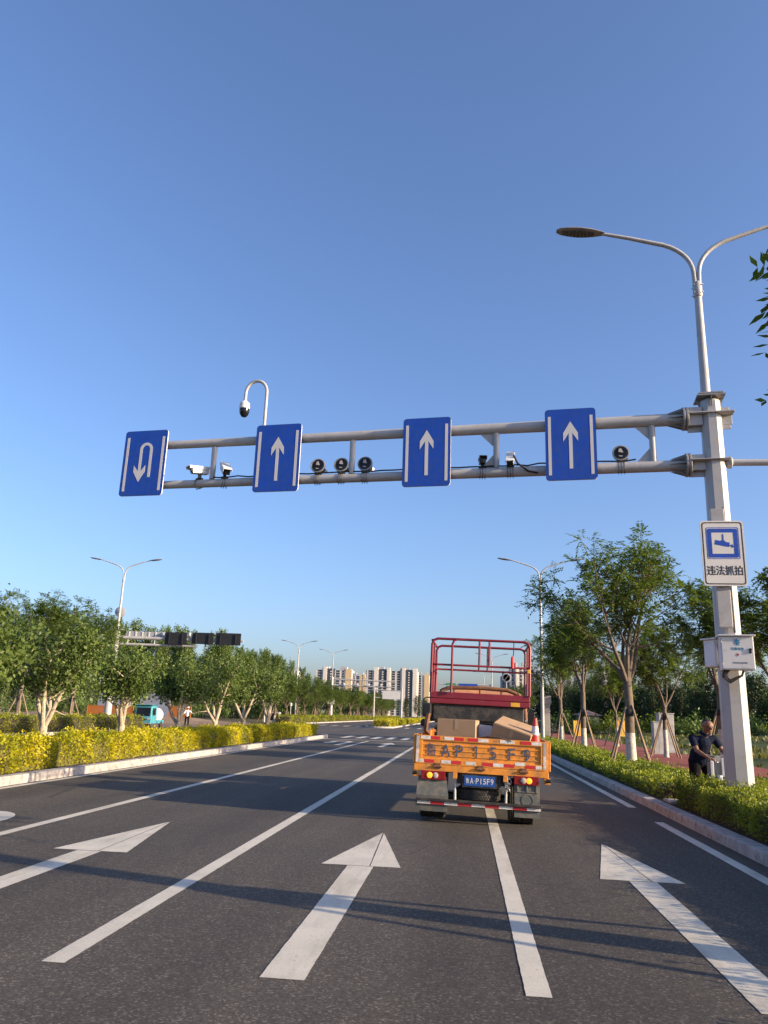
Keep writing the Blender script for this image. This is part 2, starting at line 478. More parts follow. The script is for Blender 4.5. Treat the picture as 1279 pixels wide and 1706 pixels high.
def text_part(body, w, h, x, z, y, name, mat, parent, bold=0.0, depth=0.004, rz=0):
    """lettering facing -Y, fitted to w x h metres, centred on (x, z) at depth y"""
    cu = bpy.data.curves.new(name, 'FONT')
    cu.body = body
    cu.size = 1.0
    cu.offset = bold
    cu.extrude = 0.01
    o = bpy.data.objects.new(name, cu)
    COL.objects.link(o)
    dg = bpy.context.evaluated_depsgraph_get()
    me = bpy.data.meshes.new_from_object(o.evaluated_get(dg))
    bpy.data.objects.remove(o)
    bpy.data.curves.remove(cu)
    n = len(me.vertices)
    co = np.zeros(n * 3, dtype=np.float32)
    me.vertices.foreach_get('co', co)
    co = co.reshape(-1, 3)
    lo, hi = co.min(0), co.max(0)
    out = np.zeros_like(co)
    out[:, 0] = ((co[:, 0] - lo[0]) / (hi[0] - lo[0]) - 0.5) * w + x
    out[:, 2] = ((co[:, 1] - lo[1]) / (hi[1] - lo[1]) - 0.5) * h + z
    out[:, 1] = y - (co[:, 2] - lo[2]) / (hi[2] - lo[2]) * depth
    me.vertices.foreach_set('co', out.ravel())
    me.materials.clear()
    me.materials.append(M[mat])
    me.name = name
    me.update()
    t = bpy.data.objects.new(name, me)
    COL.objects.link(t)
    if parent is not None: t.parent = parent
    return t

def rrect(x0, x1, z0, z1, r, n=5):
    pts = []
    for cx, cz, a0 in ((x1 - r, z1 - r, 0), (x0 + r, z1 - r, 90), (x0 + r, z0 + r, 180), (x1 - r, z0 + r, 270)):
        for i in range(n + 1):
            a = R(a0 + 90 * i / n)
            pts.append((cx + r * math.cos(a), cz + r * math.sin(a)))
    return pts

# ------------------------------------------------------------------ the setting: ground, road, kerbs, markings
struct(MB().flat([(-2500, -400), (2500, -400), (2500, 3000), (-2500, 3000)], -0.03), 'ground', 'ground')
rd = MB()
for x0, x1, y0, y1 in ((-21.9, 3.8, -60, 66), (-24.5, 3.8, 66, 98), (3.8, 220, 72, 92), (-21.9, 3.8, 98, 900)):
    rd.flat([(x0, y0), (x1, y0), (x1, y1), (x0, y1)], 0)
struct(rd, 'road', 'asphalt')
struct(MB().flat([(-60, 56), (-24.5, 56), (-24.5, 100), (-60, 100)], -0.012), 'dirt_lane', 'dirt')

def kerb(name, x0, x1, y0, y1, h, step=1.0):
    mb, y = MB(), y0
    while y < y1 - 0.05:
        mb.b2(x0, x1, y + 0.004, min(y + step, y1) - 0.004, -0.02, h)
        y += step
    return struct(mb, name, 'kerb', bevel=0.018)
kerb('right_kerb', 3.80, 4.06, -12, 72, 0.16)
kerb('path_kerb', 6.85, 6.97, 2, 110, 0.14)
kerb('path_edging', 12.0, 12.12, 2, 110, 0.08)
kerb('median_kerb', -9.68, -9.42, -10, 54.5, 0.19)
kerb('median_far_kerb', -12.55, -12.32, -10, 54.5, 0.19)
kerb('island_kerb', -9.1, -8.85, 99.5, 260, 0.19, 2.0)
kerb('island_far_kerb', -12.55, -12.32, 99.5, 260, 0.19, 2.0)
kerb('opposite_kerb', -22.15, -21.9, -10, 54.0, 0.16)
kerb('far_corner_kerb', -22.15, -21.9, 99, 300, 0.17, 2.0)
# rounded noses of the median and of the island beyond the junction
for nm, xa, xb, yc, sg in (('median_nose', -12.55, -9.42, 54.5, 1), ('island_nose', -12.55, -8.85, 99.5, -1)):
    cx, r1 = (xa + xb) / 2, (xb - xa) / 2
    o_, i_ = [], []
    mb = MB()
    n = 12
    for k in range(n):
        a0, a1 = math.pi * k / n, math.pi * (k + 1) / n
        q = []
        for rr, aa in ((r1, a0), (r1, a1), (r1 - 0.25, a1), (r1 - 0.25, a0)):
            q.append((cx + rr * math.cos(aa), yc + sg * rr * math.sin(aa)))
        vs = [(x, y, -0.02) for x, y in q] + [(x, y, 0.19) for x, y in q]
        mb.add(vs, [(0, 1, 2, 3), (4, 5, 6, 7), (0, 1, 5, 4), (1, 2, 6, 5), (2, 3, 7, 6), (3, 0, 4, 7)])
    struct(mb, nm, 'kerb')
    pts = [(cx + (r1 - 0.24) * math.cos(math.pi * k / n), yc + sg * (r1 - 0.24) * math.sin(math.pi * k / n)) for k in range(n + 1)]
    struct(MB().flat(pts, 0.13), nm + '_soil', 'soil')
sb = MB()
for x0, x1, y0, y1 in ((4.05, 6.86, -12, 72), (-12.33, -9.67, -10, 54.5), (-12.33, -9.09, 99.5, 260), (-24.0, -22.14, -10, 54.0)):
    sb.flat([(x0, y0), (x1, y0), (x1, y1), (x0, y1)], 0.125)
struct(sb, 'planting_soil', 'soil')
struct(MB().flat([(6.96, 2), (12.0, 2), (12.0, 110), (6.96, 110)], 0.10), 'red_path', 'redpath')

def terrain(name, x0, x1, y0, y1, nx, ny, hf, mat):
    mb = MB()
    xs, ys = np.linspace(x0, x1, nx), np.linspace(y0, y1, ny)
    vs = [(x, y, hf(x, y)) for y in ys for x in xs]
    fs = [(j * nx + i, j * nx + i + 1, (j + 1) * nx + i + 1, (j + 1) * nx + i) for j in range(ny - 1) for i in range(nx - 1)]
    mb.add(vs, fs)
    return tag(mb.build(name, mat), kind='structure')

def bumps(seed, k=14, f=(0.05, 0.5)):
    rg = random.Random(seed)
    t = [(rg.uniform(*f) * rg.choice((-1, 1)), rg.uniform(*f), rg.uniform(0, 6.28), rg.uniform(0.4, 1)) for _ in range(k)]
    return lambda x, y: sum(a * math.sin(u * x + v * y + p) for u, v, p, a in t) / k
bf = bumps(4)
def right_h(x, y):
    e = min(1, max(0, (x - 12.6) / 5)) * min(1, max(0, (112 - y) / 14)) * min(1, max(0, (y - 4) / 6)) * min(1, max(0, (78 - x) / 10))
    return -0.02 + e * max(0.0, 0.30 + 1.1 * bf(x, y) + 0.75 * min(1, max(0, (x - 20) / 12)) * min(1, max(0, 1.0 - abs(y - 62) / 46)))
terrain('weedy_bank', 12.13, 80, 2, 114, 80, 120, right_h, 'meadow')
bl = bumps(9)
def left_h(x, y):
    e = min(1, max(0, (x + 62) / 8)) * min(1, max(0, (-28.5 - x) / 4)) * min(1, max(0, (y - 70) / 6)) * min(1, max(0, (104 - y) / 6))
    return -0.04 + e * max(0.0, 0.30 + 1.1 * bl(x * 1.5, y * 1.5))
terrain('dirt_mound', -64, -28, 69, 106, 46, 46, left_h, 'dirt')

# painted markings: 4 mm sheets
Z1 = 0.004
rj = random.Random(12)
def ragged(poly, step=0.07, amp=0.0022):
    out = []
    for i, (a, b) in enumerate(poly):
        c, d = poly[(i + 1) % len(poly)]
        n = max(1, int(math.hypot(c - a, d - b) / step))
        for k in range(n):
            t = k / n
            out.append((a + (c - a) * t + (rj.uniform(-amp, amp) if k else 0), b + (d - b) * t + (rj.uniform(-amp, amp) if k else 0)))
    return out
def strip(name, x, wd, y0, y1):
    mb, y = MB(), y0
    while y < y1:
        e = min(y1, y + 4.0)
        mb.flat(ragged([(x - wd / 2, y), (x + wd / 2, y), (x + wd / 2, e), (x - wd / 2, e)], 0.07 if y < 20 else 1.0), Z1)
        y = e
    return struct(mb, name, 'paint')
for x, y0, y1 in ((-6.08, -8, 50.4), (-2.76, 5.53, 50.4), (0.48, 5.54, 50.4), (3.44, -8, 15.0), (3.46, 17.3, 52), (-9.22, -8, 53.5)):
    strip('lane_line', x, 0.165, y0, y1)
for x in (-19.0, -15.6):
    for k in range(12):
        strip('lane_dash', x, 0.15, -4 + k * 5, -1.6 + k * 5)
for x in (-5.4, -2.0):
    for k in range(14):
        strip('lane_dash', x, 0.15, 112 + k * 12, 116 + k * 12)
struct(MB().flat([(-9.1, 51.6), (3.5, 51.6), (3.5, 51.95), (-9.1, 51.95)], Z1), 'stop_line', 'paint')
for k in range(12):
    x = -8.7 + k * 1.06
    struct(MB().flat([(x, 55.2), (x + 0.45, 55.2), (x + 0.45, 60.6), (x, 60.6)], Z1), 'crosswalk_stripe', 'paint')
for k in range(12):
    x = -20.5 + k * 1.6
    struct(MB().flat([(x, 101), (x + 0.5, 101), (x + 0.5, 106), (x, 106)], Z1), 'crosswalk_stripe', 'paint')

def straight_arrow(x, y):
    mb = MB()
    g = 0.012
    mb.flat(ragged([(x - 0.15, y), (x + 0.15, y), (x + 0.15, y + 3.94), (x - 0.15, y + 3.94)]), Z1)
    tip = (x, y + 6.55)
    mb.flat(ragged([(x - 0.46, y + 3.96), (x + 0.10, y + 3.96), (tip[0] - 0.01, tip[1])]), Z1)
    mb.flat(ragged([(x + 0.10 + g, y + 3.96), (x + 0.46, y + 3.96), (tip[0] + 0.005, tip[1])]), Z1)
    return struct(mb, 'road_arrow', 'paint')
def uturn_arrow(x, y):
    mb = MB()
    ri, ro, yt = 0.33, 0.63, y + 5.35
    mb.flat([(x + ri, y), (x + ro, y), (x + ro, yt), (x + ri, yt)], Z1)
    n = 16
    for k in range(n):
        a0, a1 = math.pi * k / n, math.pi * (k + 1) / n
        mb.flat([(x + ri * math.cos(a0), yt + 1.6 * ri * math.sin(a0)), (x + ro * math.cos(a0), yt + 1.6 * ro * math.sin(a0)),
                 (x + ro * math.cos(a1), yt + 1.6 * ro * math.sin(a1)), (x + ri * math.cos(a1), yt + 1.6 * ri * math.sin(a1))], Z1)
    mb.flat([(x - ro, yt - 1.6), (x - ri, yt - 1.6), (x - ri, yt), (x - ro, yt)], Z1)
    mb.flat([(x - 0.48 - 0.46, yt - 1.6), (x - 0.48, yt - 3.4), (x - 0.48 + 0.46, yt - 1.6)], Z1)
    return struct(mb, 'road_arrow', 'paint')
for yb in (5.53, 42.2):
    for x in (-4.45, -1.18, 1.97):
        straight_arrow(x, yb)
    uturn_arrow(-7.35, yb + 0.42)

# ------------------------------------------------------------------ plants
def polyline_branch(rng, start, d, L, r0, r1, steps, wob, trop):
    pts, rs = [np.array(start, float)], [r0]
    d = np.array(d, float); d /= np.linalg.norm(d)
    for i in range(steps):
        d = d + rng.normal(size=3) * wob + np.array([0, 0, trop])
        d /= np.linalg.norm(d)
        pts.append(pts[-1] + d * L / steps)
        rs.append(r0 + (r1 - r0) * (i + 1) / steps)
    return pts, rs, d

def perp_dirs(rng, d, n, ang, start=None):
    d = d / np.linalg.norm(d)
    u = np.cross(d, [0.3, 0.2, 1.0]); u /= np.linalg.norm(u)
    v = np.cross(d, u)
    a0 = rng.uniform(0, 6.28) if start is None else start
    out = []
    for k in range(n):
        a = a0 + 6.283 * k / n + rng.normal() * 0.35
        t = R(ang + rng.normal() * 8)
        out.append(d * math.cos(t) + (u * math.cos(a) + v * math.sin(a)) * math.sin(t))
    return out

def feather_leaves(rng, tips, per, L, pairs, ll, lw):
    """compound leaves: a rachis with pairs of narrow leaflets"""
    P, V = [], []
    for p, d in tips:
        k = per if isinstance(per, int) else rng.integers(*per)
        tone = rng.uniform(0, 1)
        for _ in range(k):
            q = d * 0.5 + rng.normal(size=3) * 0.8
            q[2] += 0.15
            q /= np.linalg.norm(q)
            s = np.cross(q, [0, 0, 1.0]); s /= np.linalg.norm(s) + 1e-6
            s += rng.normal(size=3) * 0.25
            Lr = L * rng.uniform(0.7, 1.2)
            for j in range(pairs):
                t = (j + 1.0) / pairs
                c = p + q * Lr * t + np.array([0, 0, -0.32 * Lr * t * t])
                for sg in (-1, 1):
                    e = s * sg + q * 0.55 + np.array([0, 0, -0.25]) + rng.normal(size=3) * 0.12
                    e /= np.linalg.norm(e)
                    w_ = np.cross(e, [0, 0, 1.0]) + rng.normal(size=3) * 0.35
                    w_ /= np.linalg.norm(w_) + 1e-6
                    l_ = ll * (1 - 0.35 * abs(t - 0.5)) * rng.uniform(0.8, 1.2)
                    P.append((c, c + e * l_ * 0.45 + w_ * lw / 2, c + e * l_, c + e * l_ * 0.45 - w_ * lw / 2))
                    V.append(min(1, max(0, 0.55 * tone + 0.45 * rng.uniform())))
    return np.array(P), np.array(V)

def make_ash(seed, name, label, group, H=8.2, trunk=2.95, r=0.165, lime=1.25, stakes=True, limbs=5, per=(4, 7), spread=36):
    """roadside tree: limewashed trunk, forked limbs, feathery compound leaves, four props"""
    rng = np.random.default_rng(seed)
    t = thing(name, label, 'tree', group=group)
    low, up = MB(), MB()
    tp = [(0, 0, -0.1), (0.01, 0, lime * 0.5), (0.0, 0.01, lime)]
    low.tube(tp, [r * 1.25, r * 1.05, r], 14)
    low.build('limewashed_trunk', 'lime', t)
    top = np.array([0.05 * rng.normal(), 0.05 * rng.normal(), trunk])
    up.tube([(0, 0.01, lime), (0.02, 0.0, (lime + trunk) / 2), tuple(top)], [r * 0.99, r * 0.9, r * 0.85], 12)
    tips = []
    scale = (H - trunk) / 5.2
    for k in range(limbs):
        a = 6.283 * k / limbs + rng.normal() * 0.3 + seed
        tilt = R(spread + rng.normal() * 8) if k else R(8)
        d = np.array([math.cos(a) * math.sin(tilt), math.sin(a) * math.sin(tilt), math.cos(tilt)])
        L1 = (2.7 if k else 3.0) * scale * rng.uniform(0.85, 1.15)
        pts, rs, dd = polyline_branch(rng, top - [0, 0, 0.12], d, L1, r * 0.50, r * 0.20, 5, 0.10, 0.05)
        up.tube([tuple(p) for p in pts], rs, 8)
        for i in (2, 3, 4, 5):
            for d2 in perp_dirs(rng, dd, 2 if i < 5 else 3, 46 if i < 5 else 28):
                L2 = 1.55 * scale * rng.uniform(0.7, 1.2)
                p2, r2, dd2 = polyline_branch(rng, pts[i], d2, L2, r * 0.18, r * 0.06, 4, 0.13, 0.09)
                up.tube([tuple(p) for p in p2], r2, 6)
                tips.append((p2[2], dd2)); tips.append((p2[3], dd2)); tips.append((p2[4], dd2))
                for d3 in perp_dirs(rng, dd2, 2, 45):
                    p3, r3, dd3 = polyline_branch(rng, p2[int(rng.integers(2, 4))], d3, 0.75 * scale * rng.uniform(0.7, 1.2), r * 0.06, r * 0.025, 3, 0.16, 0.05)
                    up.tube([tuple(p) for p in p3], r3, 5, cap=False)
                    tips.append((p3[2], dd3)); tips.append((p3[3], dd3))
    up.build('branches', 'bark', t)
    keep = [x for x in tips if rng.uniform() < 0.80]
    q, v = feather_leaves(rng, keep, per, 0.46 * max(0.8, scale), 7, 0.17, 0.058)
    quads_mesh('foliage', q, v, 'leaf_r', t)
    if stakes: add_stakes(t, r, rng)
    return t

def add_stakes(t, r, rng, h=1.95, spread=0.95):
    for k in range(4):
        a = 6.283 * k / 4 + 0.6 + rng.normal() * 0.1
        foot = (spread * math.cos(a), spread * math.sin(a), -0.1)
        head = (r * 0.9 * math.cos(a), r * 0.9 * math.sin(a), h + 0.06 * k)
        MB().tube([foot, head], [0.042, 0.036], 8).build('prop_stake', 'stake', t)
    MB().lathe([(r * 1.18, h - 0.16), (r * 1.24, h - 0.12), (r * 1.24, h + 0.02), (r * 1.16, h + 0.05)], 14).build('tree_tie', 'strap', t)

def make_median_tree(seed, label, group, H=4.6, fork=0.95, r=0.105, dens=1.0, wide=1.3):
    """small pale trunked tree that forks low into a V under a dense round crown"""
    rng = np.random.default_rng(seed)
    t = thing('median_tree', label, 'tree', group=group)
    wood = MB()
    wood.tube([(0, 0, -0.1), (0.02, 0, fork * 0.5), (0, 0, fork)], [r * 1.2, r * 1.02, r * 1.0], 12)
    tips = []
    n = 4
    for k in range(n):
        a = 6.283 * k / n + rng.normal() * 0.3
        tilt = R(34 + rng.normal() * 7)
        d = np.array([math.cos(a) * math.sin(tilt), math.sin(a) * math.sin(tilt), math.cos(tilt)])
        L1 = (H - fork) * rng.uniform(0.55, 0.7)
        pts, rs, dd = polyline_branch(rng, np.array([0, 0, fork - 0.08]), d, L1, r * 0.66, r * 0.28, 5, 0.09, 0.07)
        wood.tube([tuple(p) for p in pts], rs, 8)
        for i in (2, 3, 4, 5):
            for d2 in perp_dirs(rng, dd, 2, 44):
                p2, r2, dd2 = polyline_branch(rng, pts[i], d2, (H - fork) * rng.uniform(0.22, 0.38), r * 0.24, r * 0.06, 4, 0.14, 0.09)
                wood.tube([tuple(p) for p in p2], r2, 5)
                tips += [p2[2], p2[3], p2[4]]
    wood.build('trunk', 'palebark', t)
    tips = np.array([p for p in tips if p[2] > fork + 0.95])
    tips[:, :2] *= wide / 1.3
    pos, tone = [], []
    for p in tips:
        m = int(rng.uniform(60, 120) * dens)
        s = rng.uniform(0.15, 0.30) * H / 4.6
        pos.append(p + rng.normal(size=(m, 3)) * s * np.array([1, 1, 0.85]))
        tone.append(np.clip(rng.uniform(0, 0.8) + rng.uniform(0, 0.4, m), 0, 1))
    pos, tone = np.concatenate(pos), np.concatenate(tone)
    quads_mesh('foliage', leaf_quads(rng, pos, 0.105, 0.06, droop=0.25), tone, 'leaf_m', t)
    return t

def make_poplar(seed, H=11.0, width=1.5, mat='leaf_p', base=1.2, n=70, leaf=0.26, per=52):
    """upright tree of the belts behind: a mast of steep leafy sprays"""
    rng = np.random.default_rng(seed)
    t = thing('poplar_tree', '', 'tree')
    wd = MB()
    wd.tube([(0, 0, -0.2), (0.05, 0, H * 0.5), (0, 0.05, H * 0.92)], [0.16, 0.10, 0.02], 8)
    pos, tone = [], []
    for k in range(n):
        h = base + (H - base - 0.8) * (k + rng.uniform()) / n * 0.9
        a = rng.uniform(0, 6.283)
        fr = (h - base) / (H - base)
        L = H * (0.26 - 0.12 * fr) * rng.uniform(0.7, 1.2)
        out = width * (1.0 - 0.70 * fr ** 1.3) * rng.uniform(0.5, 1.05)
        p0 = np.array([0.1 * math.cos(a), 0.1 * math.sin(a), h])
        p1 = p0 + np.array([out * math.cos(a), out * math.sin(a), L])
        p1[2] = min(p1[2], H * rng.uniform(0.94, 1.02))
        if k % 3 == 0: wd.tube([tuple(p0), tuple(p0 * 0.5 + p1 * 0.5 + np.array([0.1 * math.cos(a), 0.1 * math.sin(a), -0.1])), tuple(p1)], [0.035, 0.022, 0.008], 4, cap=False)
        m = per
        s = rng.uniform(0.1, 1.0, (m, 1)) ** 0.8
        sd = 0.26 * (1.15 - s) * width / 1.4 + 0.05
        pos.append(p0 + (p1 - p0) * s + rng.normal(size=(m, 3)) * sd)
        tone.append(np.clip(rng.uniform(0, 0.75) + rng.uniform(0, 0.4, m), 0, 1))
    wd.build('trunk', 'bark', t)
    pos = np.concatenate(pos)
    quads_mesh('foliage', leaf_quads(rng, pos, leaf, leaf * 0.6, np.array([[0, 0, 1.0]]), 0.6), np.concatenate(tone), mat, t)
    return t

def make_hedge(seed, name, label, x0, x1, y0, y1, z0, z1, mat, dens, leaf, bump=0.07, core_mat='twig', group=None, round_end=0.0, sides=('l', 'r', 't', 's', 'n')):
    """clipped hedge: dark twiggy core inside a skin of small leaves with an uneven outline"""
    rng = np.random.default_rng(seed)
    t = thing(name, label, 'hedge', ((x0 + x1) / 2, (y0 + y1) / 2, z0), group=group)
    W, L, Hh = x1 - x0, y1 - y0, z1 - z0
    ph = rng.uniform(0, 6.28, 8); fr = rng.uniform(1.0, 6.5, 8); fz = rng.uniform(0.5, 6, 8)
    def disp(a, b):
        return sum(np.sin(a * fr[i] + b * fz[i] + ph[i]) for i in range(8)) / 8 * bump * 2.6
    P, O = [], []
    def face(n_, gen, out):
        u, v = rng.uniform(-0.5, 0.5, n_), rng.uniform(0, 1, n_)
        p = gen(u, v)
        o = np.tile(np.array(out, float), (n_, 1))
        d = disp(p[:, 1] * 1.0, p[:, 0] + p[:, 2])[:, None]
        P.append(p + o * (d + rng.normal(0, 0.022, (n_, 1)) - 0.05 * rng.uniform(0, 1, (n_, 1)) ** 2))
        O.append(o)
    area = lambda a, b: int(a * b * dens)
    def zr(v): return Hh * v
    if 'l' in sides: face(area(L, Hh), lambda u, v: np.stack([np.full_like(u, -W / 2) + 0.10 * (v - 0.6) ** 2, u * L, zr(v)], 1), (-1, 0, 0.15))
    if 'r' in sides: face(area(L, Hh), lambda u, v: np.stack([np.full_like(u, W / 2), u * L, zr(v)], 1), (1, 0, 0.15))
    if 't' in sides: face(area(L, W), lambda u, v: np.stack([(v - 0.5) * W, u * L, np.full_like(u, Hh) - 0.16 * np.abs(2 * (v - 0.5)) ** 5], 1), (0, 0, 1))
    if 's' in sides: face(area(W, Hh), lambda u, v: np.stack([u * W, np.full_like(u, -L / 2), zr(v)], 1), (0, -1, 0.15))
    if 'n' in sides: face(area(W, Hh), lambda u, v: np.stack([u * W, np.full_like(u, L / 2), zr(v)], 1), (0, 1, 0.15))
    P, O = np.concatenate(P), np.concatenate(O)
    # shoots that stick out of the clipped top
    ns = int(L * W * dens * 0.10)
    sp = np.stack([rng.uniform(-W / 2, W / 2, ns), rng.uniform(-L / 2, L / 2, ns), np.full(ns, Hh)], 1)
    sp[:, 2] += disp(sp[:, 1], sp[:, 0] + Hh) + rng.uniform(0.0, 0.11, ns)
    P = np.concatenate([P, sp]); O = np.concatenate([O, np.tile([[0, 0, 1.0]], (ns, 1))])
    keep = (rng.uniform(0, 1, len(P)) < np.clip(0.25 + 3.2 * P[:, 2] / Hh, 0, 1)) & (np.sin(P[:, 1] * 2.1 + ph[0]) * np.sin(P[:, 1] * 0.83 + P[:, 2] * 5 + ph[1]) + rng.uniform(-0.5, 0.9, len(P)) > -0.75)
    P, O = P[keep], O[keep]
    tone = np.clip(0.5 + 1.2 * disp(P[:, 1] * 0.7 + 3, P[:, 0] * 1.3) / bump * 0.3 + rng.normal(0, 0.17, len(P)), 0, 1)
    quads_mesh('foliage', leaf_quads(rng, P, leaf, leaf * 0.62, O, 0.75), tone, mat, t)
    core = MB()
    if leaf < 0.075:
        stm = core
        for k in range(int(min(L, 40) * 5)):
            y = rng.uniform(-L / 2, -L / 2 + min(L, 40))
            sx = rng.choice((-1, 1)) * (W / 2 - rng.uniform(0.03, 0.12))
            stm.tube([(sx * 0.93, y, -0.02), (sx + rng.normal() * 0.02, y + rng.normal() * 0.05, Hh * 0.3), (sx * 1.0, y + rng.normal() * 0.1, Hh * rng.uniform(0.5, 1.15))], [0.009, 0.007, 0.003], 4, cap=False, mi=1)
    nx = max(2, int(L / 0.5))
    ys = np.linspace(-L / 2 + 0.07, L / 2 - 0.07, nx)
    ring = []
    for y in ys:
        d = float(disp(np.array([y]), np.array([0.3]))[0])
        c = 0.085 - d * 0.6
        ring.append([(-W / 2 + c, y, -0.05), (-W / 2 + c, y, Hh - c - 0.08), (-W / 2 + c + 0.12, y, Hh - c), (W / 2 - c - 0.12, y, Hh - c), (W / 2 - c, y, Hh - c - 0.08), (W / 2 - c, y, -0.05)])
    vs = [p for r_ in ring for p in r_]
    fs = [(j * 6 + i, j * 6 + i + 1, (j + 1) * 6 + i + 1, (j + 1) * 6 + i) for j in range(nx - 1) for i in range(5)]
    fs += [tuple(range(6)), tuple((nx - 1) * 6 + i for i in range(6))]
    core.add(vs, fs).build('twig_core', [core_mat, 'bark'], t)
    return t

NEAR_ROT = 324

# ---- hedges
make_hedge(1, 'box_hedge', 'long clipped box hedge along the right kerb, with the staked trees growing in it', 4.22, 6.15, 17.9, 68, 0.12, 0.47, 'leaf_h', 560, 0.060, 0.06)
make_hedge(2, 'box_hedge', 'clipped box hedge in front of the big octagonal gantry pole, nearest the camera', 4.22, 6.5, 4.5, 17.0, 0.12, 0.66, 'leaf_h', 1500, 0.040, 0.06)
make_hedge(3, 'golden_hedge', 'bright golden yellow clipped hedge on the median left of the lanes', -11.75, -10.2, 8, 54.6, 0.12, 0.80, 'leaf_y', 780, 0.066, 0.10, 'twig_y')
make_hedge(4, 'golden_hedge', 'far golden hedge on the island beyond the junction, small beside the truck', -11.7, -9.5, 100.5, 240, 0.12, 0.85, 'leaf_y', 90, 0.16, 0.08, 'twig_y', sides=('r', 't', 's'))
make_hedge(5, 'green_hedge', 'green hedge across the opposite carriageway behind the golden hedge', -23.6, -22.35, 22, 53.5, 0.12, 0.95, 'leaf_g', 260, 0.085, 0.10, sides=('r', 't', 'n'))
make_hedge(6, 'green_hedge', 'long low green hedge at the far left corner below the staked trees', -24.2, -22.4, 100, 290, 0.12, 0.95, 'leaf_g', 60, 0.18, 0.10, sides=('r', 't', 's'))
struct(MB().b2(4.2, 4.95, 17.15, 17.8, 0.10, 0.17), 'paving_slab', 'kerb', bevel=0.01)

# ---- roadside trees on the right
a1 = make_ash(11, 'street_tree', 'largest staked tree with limewashed trunk in the right hedge, left of the camera sign', None, H=8.9, r=0.155, limbs=6, trunk=2.9, per=(4, 8), spread=33)
a1.location = (5.35, 26.6, 0.12)
a2 = make_ash(23, 'street_tree', 'second staked tree in the right hedge, between the largest one and the truck', None, H=8.4, r=0.13, limbs=5, per=(6, 9), spread=25)
a2.location = (5.6, 38.5, 0.12)
dup(a2, (6.0, 50.5, 0.12), 130, 0.97, 'smallest staked tree in the right hedge, beside the street lamp pole behind the truck')
b = make_ash(11, 'street_tree', 'tree whose dark leaf sprays hang into the top right edge of the picture', None, H=8.6, r=0.17, limbs=6, trunk=2.9, per=(6, 9), spread=40)
b.scale = (1.1, 1.1, 1.08); b.location = (6.12, 5.7, 0.12); b.rotation_euler = (0, 0, R(NEAR_ROT))
a3 = make_ash(37, 'street_tree', 'staked tree on the red path before the two white cabinets', None, H=7.2, r=0.11, limbs=5, trunk=2.5, lime=1.3, per=(5, 8), spread=30)
a3.location = (9.95, 41, 0.1)
dup(a3, (10.35, 33.5, 0.1), 75, 1.12, 'staked tree on the red path right behind the man')
dup(a3, (10.45, 26.8, 0.1), 160, 1.04, 'staked tree on the red path at the right edge beyond the gantry pole')
dup(a3, (10.4, 56, 0.1), 220, 0.95, 'small far tree on the red path behind the trunk of the largest staked tree')

# ---- median trees
g = None
m1 = make_median_tree(5, 'leftmost whole median tree with pale forked trunk and big round crown', None, H=4.05, wide=1.35)
m1.location = (-11.3, 20.4, 0.12)
m2 = make_median_tree(8, 'median tree with a wide V fork just left of the small teal truck', None, H=3.75, wide=1.35)
m2.location = (-11.3, 25.3, 0.12)
m3 = make_median_tree(14, 'median tree with pale leaning V fork right behind the small teal truck', None, H=3.85, dens=1.25, wide=1.3)
m3.location = (-11.3, 30.5, 0.12)
dup(m1, (-11.3, 35.2, 0.12), 140, 1.04, 'median tree with dense crown just right of the white clad worker')
dup(m3, (-11.3, 39.8, 0.12), 80, 1.1, 'median tree fifth along the golden hedge, its fork in shade')
dup(m2, (-11.3, 44.8, 0.12), 200, 1.15, 'last median tree near the tip of the golden hedge')
dup(m3, (-11.3, 15.9, 0.12), 250, 1.1, 'median tree cut by the left edge of the picture')
dup(m2, (-11.3, 10.5, 0.12), 20, 1.1, 'median tree beyond the left edge of the picture')

# ---- trees across the opposite carriageway
c0 = make_ash(51, 'leafy_tree', 'tall dark tree with twin crowns standing behind the leftmost median tree', None, H=9.2, r=0.15, limbs=6, per=(7, 10), spread=30, lime=1.0)
c0.location = (-26.2, 50.5, 0)
dup(c0, (-25.8, 43.5, 0), 100, 1.0, 'tall tree behind the green hedge at the left edge of the picture')
far_label = 'staked tree in the far row left of the road beyond the junction'
c1 = make_ash(64, 'roadside_tree', far_label, 'far staked trees left of the road', H=7.6, r=0.11, limbs=5, trunk=2.4, lime=0.9, per=(6, 8), spread=36)
c1.location = (-25.3, 104, 0.1)
rg = random.Random(3)
for i in range(1, 26):
    dup(c1, (-25.3 - (i % 2) * 3.2, 104 + i * 7.0, 0.1), rg.uniform(0, 360), rg.uniform(0.88, 1.12))
for i, (x, y) in enumerate(((8, 112), (8.5, 126), (9, 142), (8.4, 158), (9.4, 176), (8.6, 196))):
    q = dup(c1, (x, y, 0.1), rg.uniform(0, 360), rg.uniform(0.8, 1.0), 'far roadside tree on the right, glimpsed behind the red lift railing')
    q['group'] = 'far trees right of the road'

def belt(protos, pts, label, group):
    for i, (x, y, s) in enumerate(pts):
        p = protos[i % len(protos)]
        if i < len(protos):
            o = p
            o.location = (x, y, -0.1); o.scale = (s, s, s * rg.uniform(0.92, 1.08))
            o['label'] = label; o['category'] = 'tree'; o['group'] = group
        else:
            dup(p, (x, y, -0.1), rg.uniform(0, 360), (s, s, s * rg.uniform(0.9, 1.1)))

